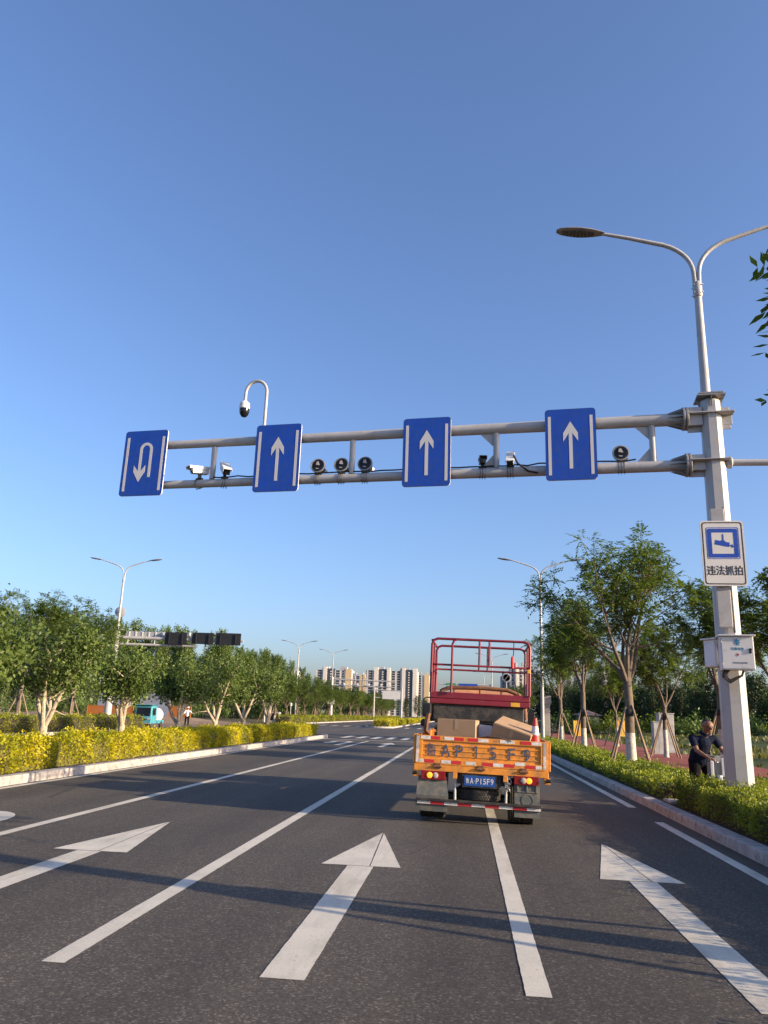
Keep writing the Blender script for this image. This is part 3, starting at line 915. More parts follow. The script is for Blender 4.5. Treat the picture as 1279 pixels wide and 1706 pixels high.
pl = [make_poplar(70 + i, 15.6 + i * 0.8, 2.3, 'leaf_p', 0.3, 95, 0.28, 54) for i in range(3)]
pts = []
for k in range(84):
    t = k / 83
    base_x, base_y = -88 + 52 * t, 100 + 66 * t
    row = k % 3
    pts.append((base_x - row * 3.0 + rg.uniform(-1, 1), base_y + row * 4.5 + rg.uniform(-1.5, 1.5), rg.uniform(0.80, 1.06) * (1 - 0.9 * max(0, t - 0.72))))
for k in range(20):
    t = k / 19
    pts.append((-47 + 17 * t + rg.uniform(-0.8, 0.8), 137 + 16 * t + rg.uniform(-1, 3), rg.uniform(0.80, 0.98) * (1 - 0.36 * t)))
belt(pl, pts, 'tall upright poplar in the dense belt behind the left carriageway', 'poplars behind the left carriageway')
pd = [make_poplar(90 + i, 8.4 + i * 0.5, 2.5, 'leaf_d', 0.4, 80, 0.25, 46) for i in range(3)]
pts = []
for k in range(64):
    t = k / 63
    x, y = 11.5 + 46 * t ** 1.1, 128 - 58 * t
    row = k % 3
    pts.append((x + row * 2.4 + rg.uniform(-1, 1), y + row * 4 + rg.uniform(-1.5, 1.5), rg.uniform(0.78, 1.02)))
belt(pd, pts, 'dark feathery tree in the dense grove behind the weedy bank on the right', 'grove behind the right bank')
pts = []
for k in range(34):
    t = k / 33
    pts.append((-32 - rg.uniform(0, 14), 175 + 190 * t, rg.uniform(0.85, 1.15)))
pe = [dup(pd[0]), dup(pd[1])]
belt(pe, pts, 'dark tree in the far grove behind the staked row left of the road', 'far grove left of the road')
pts = [(-24 + k * 3.4 + rg.uniform(-1, 1), 330 + rg.uniform(0, 24), rg.uniform(0.85, 1.15)) for k in range(16)]
pf = [dup(pd[1]), dup(pd[2])]
belt(pf, pts, 'dark tree closing the far end of the road', 'trees closing the far end of the road')
# low scrub at the foot of the belts
def make_shrub(seed, mat):
    rng = np.random.default_rng(seed)
    t = thing('wild_shrub', '', 'shrub')
    cl = rng.normal(size=(26, 3)) * np.array([0.75, 0.75, 0.4]) + np.array([0, 0, 0.75])
    pos = np.concatenate([c + rng.normal(size=(46, 3)) * 0.2 for c in cl])
    pos[:, 2] = np.abs(pos[:, 2])
    tone = np.repeat(rng.uniform(0, 0.7, 26), 46) + rng.uniform(0, 0.3, 26 * 46)
    quads_mesh('foliage', leaf_quads(rng, pos, 0.17, 0.1), tone, mat, t)
    st = MB()
    for c in cl[:9]:
        st.tube([(0, 0, -0.1), tuple(c * 0.5), tuple(c)], [0.02, 0.014, 0.006], 4, cap=False)
    st.build('stems', 'bark', t)
    return t
s1 = [make_shrub(3, 'leaf_p'), make_shrub(4, 'leaf_h')]
pts = []
for k in range(34):
    t = k / 33
    pts.append((13.5 + 36 * t + rg.uniform(-2, 2), 106 - 50 * t + rg.uniform(-4, 3), rg.uniform(0.8, 1.7)))
for i, (x, y, s) in enumerate(pts):
    o = s1[i % 2] if i < 2 else dup(s1[i % 2], rz=rg.uniform(0, 360))
    o.location = (x, y, right_h(x, y) if 13 < x < 79 and 3 < y < 113 else 0); o.scale = (s,) * 3
    o['label'] = 'rough green shrub on the weedy bank below the dark grove'; o['category'] = 'shrub'; o['group'] = 'shrubs on the weedy bank'
for k in range(30):
    t = k / 29
    o = dup(s1[0], (-78 + 50 * t + rg.uniform(-2, 2), 101 + 58 * t + rg.uniform(-2, 2), 0), rg.uniform(0, 360), rg.uniform(1.2, 2.1), 'rough green shrub at the foot of the poplar belt on the left')
    o['group'] = 'shrubs below the poplar belt'
# weeds and grass on the bank
rng = np.random.default_rng(77)
n = 26000
x = rng.uniform(12.2, 48, n); y = rng.uniform(10, 95, n)
cl = np.sin(x * 0.9 + 1.3 * np.sin(y * 0.31)) + np.sin(y * 0.53 + x * 0.21) + rng.normal(0, 0.6, n)
k = cl > 0.1
x, y, cl = x[k], y[k], cl[k]
z = np.array([right_h(a, b_) for a, b_ in zip(x, y)])
p = np.stack([x, y, z], 1)
d = unit(np.stack([rng.normal(0, 0.4, len(x)), rng.normal(0, 0.4, len(x)), np.ones(len(x))], 1))
s = unit(np.cross(d, unit(rng.normal(size=(len(x), 3)))))
hh = rng.uniform(0.15, 0.42, (len(x), 1))
q = np.stack([p - s * 0.05, p + d * hh * 0.6 + s * 0.07, p + d * hh, p + d * hh * 0.6 - s * 0.07], 1)
tag(quads_mesh('weeds', q, np.clip(cl / 3 + rng.uniform(0, 0.3, len(x)), 0, 1), 'grass'), 'straggling weeds and grass tufts on the bank right of the red path', 'weeds', kind='stuff')
n = 900

# ------------------------------------------------------------------ street lamps and gantries
def lamp_arm(sign):
    pts = [(0.03 * sign, 0, -0.66), (0.055 * sign, 0, -0.10)]
    for k in range(1, 9):
        t = k / 8
        a = t * R(72)
        pts.append((sign * (0.06 + 1.15 * (1 - math.cos(a))), 0, -0.10 + 0.88 * math.sin(a)))
    pts.append((sign * 1.45, 0, 0.93))
    pts.append((sign * 2.05, 0, 1.10))
    return [(x * 0.933, y, z * 0.933) for x, y, z in pts]

def add_lamp_head(parent, sign, z):
    mb = MB()
    n, m = 14, 12
    vs, fs = [], []
    for i in range(m + 1):
        t = i / m
        x = 2.0 + 1.12 * t
        wd = 0.03 + 0.155 * math.sin(math.pi * min(1, t * 0.86 + 0.03)) ** 0.75
        if t > 0.93: wd *= 0.6
        zc = 1.10 + 0.16 * t
        for k in range(n):
            a = 2 * math.pi * k / n
            up = math.sin(a)
            vs.append((sign * x, wd * math.cos(a), zc + wd * (0.42 if up > 0 else 0.22) * up))
    for i in range(m):
        for k in range(n):
            fs.append((i * n + k, i * n + (k + 1) % n, (i + 1) * n + (k + 1) % n, (i + 1) * n + k))
    fs.append(tuple(range(n))); fs.append(tuple(m * n + k for k in range(n)))
    mb.add([(a * 0.933, b, c * 0.933 + z) for a, b, c in vs], fs)
    h = mb.build('lamp_head', 'galv_dark', parent)
    ln = MB()
    for i in range(9):
        x = 2.28 + 0.082 * i
        wd = 0.26 * math.sin(math.pi * min(1, (i + 2.2) / 12.5))
        ln.box((sign * x * 0.933, 0, (1.12 + 0.16 * (x - 2.0) / 1.12 - 0.05) * 0.933 + z), (0.066, wd, 0.03), rotm('Y', -8 * sign))
    ln.build('lamp_lens', 'lens', h, smooth=False)

def make_lamp(label, loc, rz, base_z=0.0, split=11.2, group=None, pole_from=None, s=1.0):
    t = thing('street_lamp', label, 'street lamp', loc, rz, group)
    z0 = 0.0 if pole_from is None else pole_from
    pole = MB()
    if pole_from is None:
        pole.tube([(0, 0, 0), (0, 0, split - 0.6)], [0.13 * s, 0.075 * s], 14)
        pole.lathe([(0.21, 0), (0.21, 0.03), (0.14, 0.05), (0.135, 0.3)], 12)
    else:
        pole.tube([(0, 0, z0), (0, 0, split - 0.6)], [0.098, 0.075], 14)
    pole.build('pole', 'galv', t)
    MB().lathe([(0.088, split - 0.68), (0.098, split - 0.66), (0.098, split - 0.36), (0.08, split - 0.33)], 14).build('sleeve', 'galv', t)
    bt = MB()
    for k in range(4):
        for zz in (-0.60, -0.42):
            a = R(45 + 90 * k)
            bt.tube([(0.09 * math.cos(a), 0.09 * math.sin(a), split + zz), (0.135 * math.cos(a), 0.135 * math.sin(a), split + zz)], 0.012, 6)
    bt.build('set_screws', 'galv_dark', t, smooth=False)
    for sg in (-1, 1):
        mb = MB()
        pts = [(x, y, z + split) for x, y, z in lamp_arm(sg)]
        mb.tube(pts, [0.05, 0.05] + [0.047] * 8 + [0.042, 0.036], 10)
        mb.build('lamp_arm', 'galv', t)
        add_lamp_head(t, sg, split)
    return t

GS = 0.933
def gz(z): return CAM_H + (z - CAM_H) * GS
GX, GY, GR = 4.95, 15.2, -7.3
g = thing('sign_gantry', 'grey octagonal pole with a double tube arm over the lanes carrying the blue signs', 'gantry', (GX, GY, 0), GR)
mb = MB()
mb.tube([(0, 0, 0.1), (0, 0, gz(8.62))], [0.255, 0.20], 8, twist=R(22.5))
mb.build('pole', 'galv', g, bevel=0.075, seg=4)
MB().b2(-0.42, 0.42, -0.42, 0.42, 0.12, 0.16).build('base_plate', 'galv_dark', g, smooth=False)
cap = MB()
cap.b2(-0.27, 0.27, -0.27, 0.27, gz(8.63), gz(8.66))
cap.b2(-0.23, 0.23, -0.23, 0.23, gz(8.69), gz(8.72))
for sx, sy in ((1, 0), (-1, 0), (0, 1), (0, -1)):
    rot = Matrix.Rotation(math.atan2(sy, sx), 3, 'Z')
    vs = [(0.19, -0.008, gz(8.63)), (0.27, -0.008, gz(8.63)), (0.19, -0.008, gz(8.40))]
    vs += [(x, 0.008, z) for x, y, z in vs]
    cap.add(vs, [(0, 1, 2), (5, 4, 3), (0, 3, 4, 1), (1, 4, 5, 2), (2, 5, 3, 0)], rot)
cap.build('pole_cap', 'galv_dark', g, smooth=False)
br = MB()
br.b2(-0.44, 0.42, -0.24, 0.24, gz(8.24), gz(8.27))
br.b2(0.2, 0.36, -0.012, 0.012, gz(8.27), gz(8.43)); br.b2(0.2, 0.40, -0.012, 0.012, gz(8.02), gz(8.24)); br.b2(0.2, 0.37, -0.012, 0.012, gz(7.92), gz(8.02))
br.b2(-0.46, -0.18, -0.13, 0.13, gz(8.0), gz(8.24)); br.b2(-0.46, -0.18, -0.13, 0.13, gz(8.27), gz(8.42))
br.b2(-0.46, -0.16, -0.02, 0.02, gz(7.88), gz(8.0))
br.build('arm_bracket', 'galv', g, smooth=False, bevel=0.006)
br = MB()
br.b2(-0.46, 0.27, -0.26, 0.26, gz(7.17), gz(7.19))
br.b2(-0.46, -0.18, -0.12, 0.12, gz(6.98), gz(7.17)); br.b2(-0.46, -0.18, -0.12, 0.12, gz(7.19), gz(7.33))
br.b2(-0.46, -0.16, -0.02, 0.02, gz(6.86), gz(6.98))
br.build('arm_bracket', 'galv', g, smooth=False, bevel=0.006)
XL = -12.95 * GS - 0.15
for z, r0, r1, nm in ((8.20, 0.140, 0.105, 'upper_beam'), (7.13, 0.125, 0.10, 'lower_beam')):
    zz = gz(z)
    mb = MB().tube([(-0.5, 0, zz), (XL * 0.5, 0, zz), (XL, 0, zz)], [r0 * GS, (r0 + r1) / 2 * GS, r1 * GS], 18)
    mb.build(nm, 'galv', g)
    fl = MB()
    T = Matrix.Translation((-0.47, 0, zz)) @ Matrix.Rotation(R(90), 4, 'Y')
    fl.lathe([(0.235, -0.022), (0.242, -0.015), (0.242, 0.018), (0.235, 0.024)], 24, T)
    T2 = Matrix.Translation((-0.53, 0, zz)) @ Matrix.Rotation(R(90), 4, 'Y')
    fl.lathe([(0.235, -0.022), (0.242, -0.015), (0.242, 0.018), (0.235, 0.024)], 24, T2)
    for k in range(10):
        a = 2 * math.pi * k / 10
        c, s_ = math.cos(a), math.sin(a)
        vs = [(-0.55, 0.13 * c, 0.13 * s_), (-0.55, 0.225 * c, 0.225 * s_), (-0.85, 0.128 * c, 0.128 * s_)]
        o_ = Vector((0, -s_, c)) * 0.006
        v6 = [Vector(p) + o_ for p in vs] + [Vector(p) - o_ for p in vs]
        fl.add([(p.x, p.y, p.z + zz) for p in v6], [(0, 1, 2), (5, 4, 3), (0, 3, 4, 1), (1, 4, 5, 2), (2, 5, 3, 0)])
        a += 0.31
        fl.tube([(-0.42, 0.195 * math.cos(a), zz + 0.195 * math.sin(a)), (-0.585, 0.195 * math.cos(a), zz + 0.195 * math.sin(a))], 0.019, 6)
    fl.build('flange', 'galv_dark', g)
for x, gus in ((-1.235, 1), (-4.66, 1), (-8.11, 0), (-11.735, 0)):
    x *= GS
    st = MB().tube([(x, 0, gz(7.24)), (x, 0, gz(8.08))], 0.066, 14)
    o = st.build('strut', 'galv', g)
    if gus:
        gu = MB()
        gu.prism([(x - 0.34, gz(8.07)), (x - 0.06, gz(8.07)), (x - 0.06, gz(7.76))], -0.008, 0.008)
        gu.build('gusset', 'galv', o, smooth=False)
        gu = MB()
        gu.prism([(x - 0.32, gz(7.25)), (x - 0.06, gz(7.25)), (x - 0.06, gz(7.56))], -0.008, 0.008)
        gu.build('gusset', 'galv', o, smooth=False)
rod = MB()
rod.tube([(0.24, 0, gz(7.16)), (2.9, 0, gz(7.05))], [0.07, 0.055], 12)
T = Matrix.Translation((0.29, 0, gz(7.16))) @ Matrix.Rotation(R(90), 4, 'Y')
rod.lathe([(0.07, -0.10), (0.125, -0.02), (0.125, 0.02), (0.075, 0.05)], 14, T)
rod.build('side_arm', 'galv', g)
for zz, ys, seed in ((7.28, -0.03, 1), ):
    rg2 = random.Random(seed)
    pts = []
    for k in range(40):
        x = -1.5 - (11.0 - 1.5) * k / 39
        pts.append((x, ys + rg2.uniform(-0.03, 0.02), gz(7.13) + 0.125 + rg2.uniform(0, 0.035) - 0.012 * k / 39))
    MB().tube(pts, 0.016, 6).build('cable', 'black', g)
du = MB()
du.b2(-0.21, 0.04, -0.345, -0.22, gz(3.6), gz(6.05))
du.build('cable_duct', 'galv', g, smooth=False, bevel=0.012)
MB().tube([(0.075, -0.25, gz(3.5)), (0.07, -0.235, gz(5.0)), (0.05, -0.225, gz(6.1))], 0.02, 8).build('conduit', 'blackm', g)

make_lamp('nearest street lamp, standing on the octagonal gantry pole, two curved arms', (GX - 0.06, GY, 0), -4, split=gz(11.88), pole_from=gz(8.7))

def lane_sign(x0, x1, z0, z1, label, uturn=False):
    x0, x1, z0, z1 = x0 * GS, x1 * GS, gz(z0), gz(z1)
    cx, cz = (x0 + x1) / 2, (z0 + z1) / 2
    w_, h_ = x1 - x0, z1 - z0
    T = Matrix.Rotation(R(GR), 4, 'Z')
    p = T @ Vector((cx, -0.22, 0))
    t = thing('lane_sign', label, 'road sign', (GX + p.x, GY + p.y, cz), GR, 'blue lane signs on the gantry')
    MB().prism(rrect(-w_ / 2, w_ / 2, -h_ / 2, h_ / 2, 0.07), -0.012, 0.012).build('panel', ['signblue'], t, smooth=False)
    ed = MB()
    o_, i_ = rrect(-w_ / 2 - 0.004, w_ / 2 + 0.004, -h_ / 2 - 0.004, h_ / 2 + 0.004, 0.072), rrect(-w_ / 2 + 0.012, w_ / 2 - 0.012, -h_ / 2 + 0.012, h_ / 2 - 0.012, 0.06)
    n = len(o_)
    vs = [(x, y, z) for y in (-0.0105, 0.022) for x, z in o_] + [(x, 0.022, z) for x, z in i_]
    ed.add(vs, [(k, (k + 1) % n, n + (k + 1) % n, n + k) for k in range(n)] + [(n + k, n + (k + 1) % n, 2 * n + (k + 1) % n, 2 * n + k) for k in range(n)])
    ed.build('edge', 'white_metal', t, smooth=False)
    for sg in (-1, 1):
        x = sg * w_ * 0.415
        MB().b2(x - 0.031, x + 0.031, -0.0155, -0.0125, -h_ * 0.43, h_ * 0.40).build('lane_bar', 'signwhite', t, smooth=False)
    ar = MB()
    if not uturn:
        y0, y1 = -0.0155, -0.0125
        ar.prism([(-0.036, -h_ * 0.345), (0.036, -h_ * 0.345), (0.036, 0.30), (-0.036, 0.30)], y0, y1)
        ar.prism([(0, 0.50), (-0.15, 0.24), (-0.15, 0.06), (-0.034, 0.245), (0.034, 0.245), (0.15, 0.06), (0.15, 0.24)], y0 - 0.0005, y1)
    else:
        y0, y1 = -0.0155, -0.0125
        ri, ro = 0.095, 0.165
        cx_ = 0.035
        ar.prism([(cx_ + ri, -0.36), (cx_ + ro, -0.36), (cx_ + ro, 0.34), (cx_ + ri, 0.34)], y0, y1)
        ar.prism([(cx_ - ro, -0.30), (cx_ - ri, -0.30), (cx_ - ri, 0.34), (cx_ - ro, 0.34)], y0, y1)
        n = 14
        for k in range(n):
            a0, a1 = math.pi * k / n, math.pi * (k + 1) / n
            ar.prism([(cx_ + ri * math.cos(a0), 0.34 + ri * math.sin(a0)), (cx_ + ro * math.cos(a0), 0.34 + ro * math.sin(a0)), (cx_ + ro * math.cos(a1), 0.34 + ro * math.sin(a1)), (cx_ + ri * math.cos(a1), 0.34 + ri * math.sin(a1))], y0, y1)
        xm = cx_ - 0.13
        ar.prism([(xm, -0.47), (xm + 0.15, -0.22), (xm + 0.15, -0.06), (xm + 0.035, -0.21), (xm - 0.035, -0.21), (xm - 0.15, -0.06), (xm - 0.15, -0.22)], y0 - 0.0005, y1)
    ar.build('arrow', 'signwhite', t, smooth=False)
    bk = MB()
    for z in (gz(8.20) - cz, gz(7.13) - cz):
        bk.b2(-w_ * 0.4, w_ * 0.4, 0.014, 0.05, z - 0.035, z + 0.035)
        for sg in (-1, 1):
            bk.b2(sg * 0.25 - 0.03, sg * 0.25 + 0.03, 0.05, 0.34, z + 0.115, z + 0.125)
            bk.b2(sg * 0.25 - 0.03, sg * 0.25 + 0.03, 0.05, 0.34, z - 0.135, z - 0.125)
    bk.build('mounting_bracket', 'galv_dark', t, smooth=False)
    return t
lane_sign(-3.54, -2.44, 6.82, 8.49, 'blue lane sign with white straight arrow, nearest the octagonal pole')
lane_sign(-6.81, -5.69, 6.79, 8.46, 'blue straight arrow lane sign right of the three round lamps')
lane_sign(-10.52, -9.36, 6.79, 8.50, 'blue straight arrow lane sign just below the hooked dome camera')
lane_sign(-14.14, -12.95, 6.80, 8.53, 'blue lane sign with a white U-turn arrow at the free end of the arm', True)

def on_beam(x, y=0.0, z=7.13):
    p = Matrix.Rotation(R(GR), 3, 'Z') @ Vector((x * GS, y, 0))
    return (GX + p.x, GY + p.y, gz(z))

def clamp(parent):
    cl = MB()
    for dx in (-0.055, 0.0, 0.055):
        pts = [(dx, 0.118 * math.cos(a), 0.118 * math.sin(a)) for a in [R(k * 30) for k in range(13)]]
        cl.tube(pts, 0.006, 5)
        cl.tube([(dx, -0.02, -0.11), (dx, -0.02, -0.15)], 0.006, 5)
    cl.b2(-0.08, 0.08, -0.06, 0.06, 0.112, 0.13)
    cl.build('clamp', 'blackm', parent)

def box_camera(x, label, rz, tilt, L=0.46, wcol='white_metal', s=1.0):
    t = thing('enforcement_camera', label, 'camera', on_beam(x), rz, 'cameras on the gantry')
    clamp(t)
    rot = rotm('X', tilt)
    c = Vector((0, -0.02, 0.31 * s))
    def P(v): return rot @ Vector(v) + c
    MB().b2(-0.035, 0.035, -0.03, 0.03, 0.13, 0.25 * s).build('stalk', 'black', t)
    b_ = MB().box(P((0, 0.02, 0)), (0.165 * s, L, 0.15 * s), rot)
    b_.build('housing', wcol, t, smooth=False, bevel=0.015)
    hd = MB().box(P((0, -0.03, 0.088 * s)), (0.195 * s, L + 0.14, 0.02), rot)
    for sg in (-1, 1): hd.box(P((sg * 0.094 * s, -0.03, 0.055 * s)), (0.012, L + 0.12, 0.06), rot)
    hd.build('sun_shield', wcol, t, smooth=False, bevel=0.005)
    f_ = MB().box(P((0, -L / 2 + 0.014, 0)), (0.145 * s, 0.02, 0.13 * s), rot)
    w0 = f_.build('window', 'glass', t, smooth=False)
    T = Matrix.Translation(P((0, -L / 2 + 0.005, 0))) @ rot.to_4x4() @ Matrix.Rotation(R(90), 4, 'X')
    MB().lathe([(0.045, 0), (0.045, 0.03), (0.03, 0.032)], 16, T).build('lens', 'black', w0)
    return t
box_camera(-12.08, 'small white box camera at the left, aimed left, next to the U-turn sign', -42, 8, 0.40)
c2 = box_camera(-11.40, 'white box camera beside the leftmost strut, tilted up to the right', 28, 30, 0.52, s=1.05)
box_camera(-4.98, 'small black box camera left of the second strut', 4, 6, 0.22, 'black', 0.85)
box_camera(-4.34, 'long pale box camera right of the second strut with a black cable', -6, 38, 0.42, 'white_metal', 0.9)
p = on_beam(-4.3)
MB().tube([(p[0] + 0.02, p[1] - 0.2, p[2] + 0.30), (p[0] + 0.10, p[1] - 0.22, p[2] + 0.12), (p[0] + 0.32, p[1] - 0.17, p[2] - 0.03), (p[0] + 0.48, p[1] - 0.15, p[2] - 0.06), (p[0] + 0.62, p[1] - 0.12, p[2] - 0.05)], 0.022, 8).build('camera_cable', 'black')
tag(bpy.data.objects['camera_cable'], 'thick black cable sagging over the lower tube below the long pale camera', 'cable')

def strobe(x, label, s=1.0):
    t = thing('strobe_lamp', label, 'lamp', on_beam(x), GR, 'round strobe lamps on the gantry')
    clamp(t)
    MB().b2(-0.07, 0.07, -0.05, 0.05, 0.13, 0.165).build('foot', 'black', t, smooth=False)
    T = Matrix.Translation((0, 0.0, 0.30)) @ Matrix.Rotation(R(82), 4, 'X')
    MB().lathe([(0.05, -0.20), (0.075, -0.19), (0.085, -0.08), (0.155, -0.02), (0.165, 0.0), (0.165, 0.05), (0.150, 0.058)], 24, T).build('reflector_housing', 'black', t)
    MB().lathe([(0.166, 0.03), (0.172, 0.04), (0.172, 0.062), (0.150, 0.066), (0.146, 0.056)], 24, T).build('rim', 'galv_dark', t)
    ln = MB().lathe([(0.146, 0.052), (0.10, 0.060), (0.03, 0.063)], 24, T).build('lens', 'glass', t)
    fc = MB()
    fc.add([tuple(T @ Vector(p)) for p in ((-0.035, 0.085, 0.066), (0.03, 0.06, 0.066), (0.005, 0.11, 0.064), (-0.045, 0.02, 0.068), (0.05, 0.0, 0.068))], [(0, 1, 2), (0, 3, 4, 1)])
    fc.add([tuple(T @ Vector(p)) for p in ((-0.05, -0.06, 0.067), (0.04, -0.07, 0.067), (0.02, -0.09, 0.066), (-0.03, -0.085, 0.066))], [(0, 1, 2, 3)])
    fc.build('painted_glints', 'lampclear', ln, smooth=False)  # light grey facets paint bright reflections onto the black lens
    MB().tube([(0.10, 0.12, 0.24), (0.13, 0.17, 0.23)], 0.05, 10).build('driver_box', 'white_metal', t)
    return t
strobe(-8.95, 'round black strobe lamp, left of the three between the signs')
strobe(-8.36, 'round black strobe lamp, middle of the three, left of the strut')
strobe(-7.77, 'round dark strobe lamp just right of the middle strut')
strobe(-1.92, 'single round black strobe lamp next to the octagonal pole')

t = thing('dome_camera', 'white and black dome camera hanging from a tall hooked pipe above the gantry', 'camera', on_beam(-10.40, -0.1, 8.2), GR)
hk = MB()
pts = [(0, 0, -0.1), (0, 0, 1.25 * GS)]
r_ = 0.285 * GS
for k in range(1, 13):
    a = math.pi * k / 12
    pts.append((-r_ + r_ * math.cos(a), 0, 1.25 * GS + r_ * 1.15 * math.sin(a)))
pts.append((-2 * r_, 0, 1.05 * GS))
hk.tube(pts, 0.038, 12)
hk.build('hooked_pipe', 'galv', t)
T = Matrix.Translation((-2 * r_, 0, 0.62))
MB().lathe([(0.05, 0.36), (0.07, 0.34), (0.12, 0.29), (0.125, 0.19), (0.12, 0.155)], 20, T).build('housing', 'white_metal', t)
MB().lathe([(0.118, 0.155), (0.118, 0.08), (0.10, 0.02), (0.06, -0.035), (0.02, -0.05)], 20, T).build('dome', 'glass', t)

# ---- the camera notice on the pole
cz = gz(5.19) - 0.09
t = thing('camera_sign', 'white notice with blue camera pictogram and four black characters on the octagonal pole', 'road sign', (GX - 0.09, GY - 0.385, cz), -3)
w_, h_ = 0.84 * GS, 1.35 * GS
MB().prism(rrect(-w_ / 2, w_ / 2, -h_ / 2, h_ / 2, 0.06), -0.012, 0.012).build('panel', 'signwhite', t, smooth=False)
def frame(x0, x1, z0, z1, th, r_, y, name, mat):
    o_, i_ = rrect(x0, x1, z0, z1, r_), rrect(x0 + th, x1 - th, z0 + th, z1 - th, max(0.005, r_ - th * 0.6))
    n = len(o_)
    mb = MB().add([(x, y, z) for x, z in o_] + [(x, y, z) for x, z in i_], [(k, (k + 1) % n, n + (k + 1) % n, n + k) for k in range(n)])
    return mb.build(name, mat, t, smooth=False)
frame(-w_ / 2 + 0.028, w_ / 2 - 0.028, -h_ / 2 + 0.028, h_ / 2 - 0.028, 0.02, 0.05, -0.014, 'border', 'ink')
frame(-0.295, 0.295, -0.115, 0.50, 0.012, 0.035, -0.014, 'outer_border', 'signblue')
frame(-0.272, 0.272, -0.09, 0.475, 0.075, 0.03, -0.0145, 'blue_frame', 'signblue')
pc = MB()
r12 = rotm('Y', 12)
pc.box((-0.01, -0.0145, 0.185), (0.26, 0.003, 0.085), r12)
pc.box((0.165, -0.0145, 0.135), (0.035, 0.003, 0.06), rotm('Y', -22))
pc.box((0.12, -0.0145, 0.145), (0.05, 0.003, 0.018), r12)
pc.box((0.01, -0.0145, 0.30), (0.022, 0.003, 0.13))
pc.box((0.01, -0.0150, 0.235), (0.07, 0.003, 0.02), r12)
pc.build('camera_pictogram', 'signblue', t, smooth=False)
text_part('违法抓拍', 0.64, 0.185, 0.0, -0.335, -0.0125, 'lettering', 'ink', t, 0.012, 0.003)
bk = MB()
for z in (-0.4, 0.4): bk.b2(-0.3, 0.3, 0.014, 0.05, z - 0.03, z + 0.03); bk.b2(-0.1, -0.02, 0.05, 0.14, z - 0.03, z + 0.03); bk.b2(0.02, 0.1, 0.05, 0.14, z - 0.03, z + 0.03)
bk.build('mounting_bracket', 'galv_dark', t, smooth=False)

# ---- cabinets on the pole
def cabinet(label, loc, rz, w_, d_, h_):
    t = thing('control_cabinet', label, 'cabinet', loc, rz)
    MB().b2(-w_ / 2, w_ / 2, -d_ / 2, d_ / 2, -h_ / 2, h_ / 2).build('body', 'white_metal', t, smooth=False, bevel=0.008)
    MB().prism([(-w_ / 2 - 0.035, h_ / 2 + 0.002), (w_ / 2 + 0.035, h_ / 2 + 0.002), (w_ / 2 + 0.035, h_ / 2 + 0.03), (-w_ / 2 - 0.035, h_ / 2 + 0.03)], -d_ / 2 - 0.05, d_ / 2 + 0.02).build('rain_cap', 'white_metal', t, smooth=False, bevel=0.006)
    dr = MB().b2(-w_ / 2 + 0.02, w_ / 2 - 0.012, -d_ / 2 - 0.010, -d_ / 2 - 0.002, -h_ / 2 + 0.02, h_ / 2 - 0.012).build('door', 'white_metal', t, smooth=False, bevel=0.004)
    hg = MB()
    for z in (-h_ * 0.33, h_ * 0.36): hg.tube([(-w_ / 2 + 0.012, -d_ / 2 - 0.012, z - 0.025), (-w_ / 2 + 0.012, -d_ / 2 - 0.012, z + 0.025)], 0.009, 8)
    hg.build('hinge', 'galv_dark', t)
    return t, dr
cw, cd, ch = 0.56, 0.30, 0.60
t, dr = cabinet('larger grey white control cabinet with a blue emblem strapped to the octagonal pole', (GX - 0.02, GY - 0.42, gz(3.14) - 0.06), -9, cw, cd, ch)
yf = -cd / 2 - 0.0115
em = MB()
for k in range(8):
    a = R(-60 + 300 * k / 7) + R(150)
    em.box((0.045 * math.cos(a), yf, 0.20 + 0.045 * math.sin(a)), (0.024, 0.002, 0.018), Matrix.Rotation(-a, 3, 'Y'))
em.prism([(-0.03, 0.215), (0.0, 0.238), (0.03, 0.215), (0.022, 0.18), (0.0, 0.163), (-0.022, 0.18)], yf - 0.002, yf)
em.box((0, yf, 0.143), (0.07, 0.002, 0.012))
em.build('emblem', 'emblem', dr, smooth=False)
text_part('交警设施', 0.215, 0.05, 0.0, 0.075, yf + 0.001, 'lettering', 'emblem', dr, 0.01, 0.002)
bt = MB()
bt.prism([(0.0, -0.0), (0.012, -0.025), (0.032, -0.03), (0.01, -0.042), (0.0, -0.065), (-0.01, -0.042), (-0.032, -0.03), (-0.01, -0.025)], yf - 0.002, yf)
bt.build('warning_mark', 'sealred', dr, smooth=False)
text_part('非专业人员勿动', 0.24, 0.034, 0.03, -0.175, yf + 0.001, 'small_lettering', 'inkgrey', dr, 0.0, 0.002)
T = Matrix.Translation((cw / 2 - 0.065, yf, 0.06)) @ Matrix.Rotation(R(90), 4, 'X')
lk = MB().lathe([(0.026, 0), (0.026, 0.012), (0.012, 0.014)], 14, T)
lk.lathe([(0.022, 0), (0.022, 0.01), (0.012, 0.014)], 14, Matrix.Translation((0, 0, -0.045)) @ T)
lk.build('lock', 'black', dr)
st = MB()
for z in (-0.2, 0.2): st.lathe([(0.285, z - 0.02), (0.292, z), (0.285, z + 0.02)], 16, Matrix.Translation((-0.08, 0.42, 0)))
st.build('steel_band', 'galv_dark', t)
cabinet('smaller grey cabinet on the left flank of the octagonal pole, behind the larger one', (GX - 0.31, GY - 0.06, gz(3.12) - 0.02), -60, 0.28, 0.18, 0.50)
cb = MB()
for k in range(3):
    cb.tube([(GX - 0.22 + 0.05 * k, GY - 0.38, gz(2.80)), (GX - 0.28, GY - 0.42, gz(2.66) - 0.02 * k), (GX - 0.16, GY - 0.42, gz(2.56) - 0.02 * k), (GX + 0.06, GY - 0.40, gz(2.66)), (GX + 0.13, GY - 0.36, gz(2.83))], 0.022, 8)
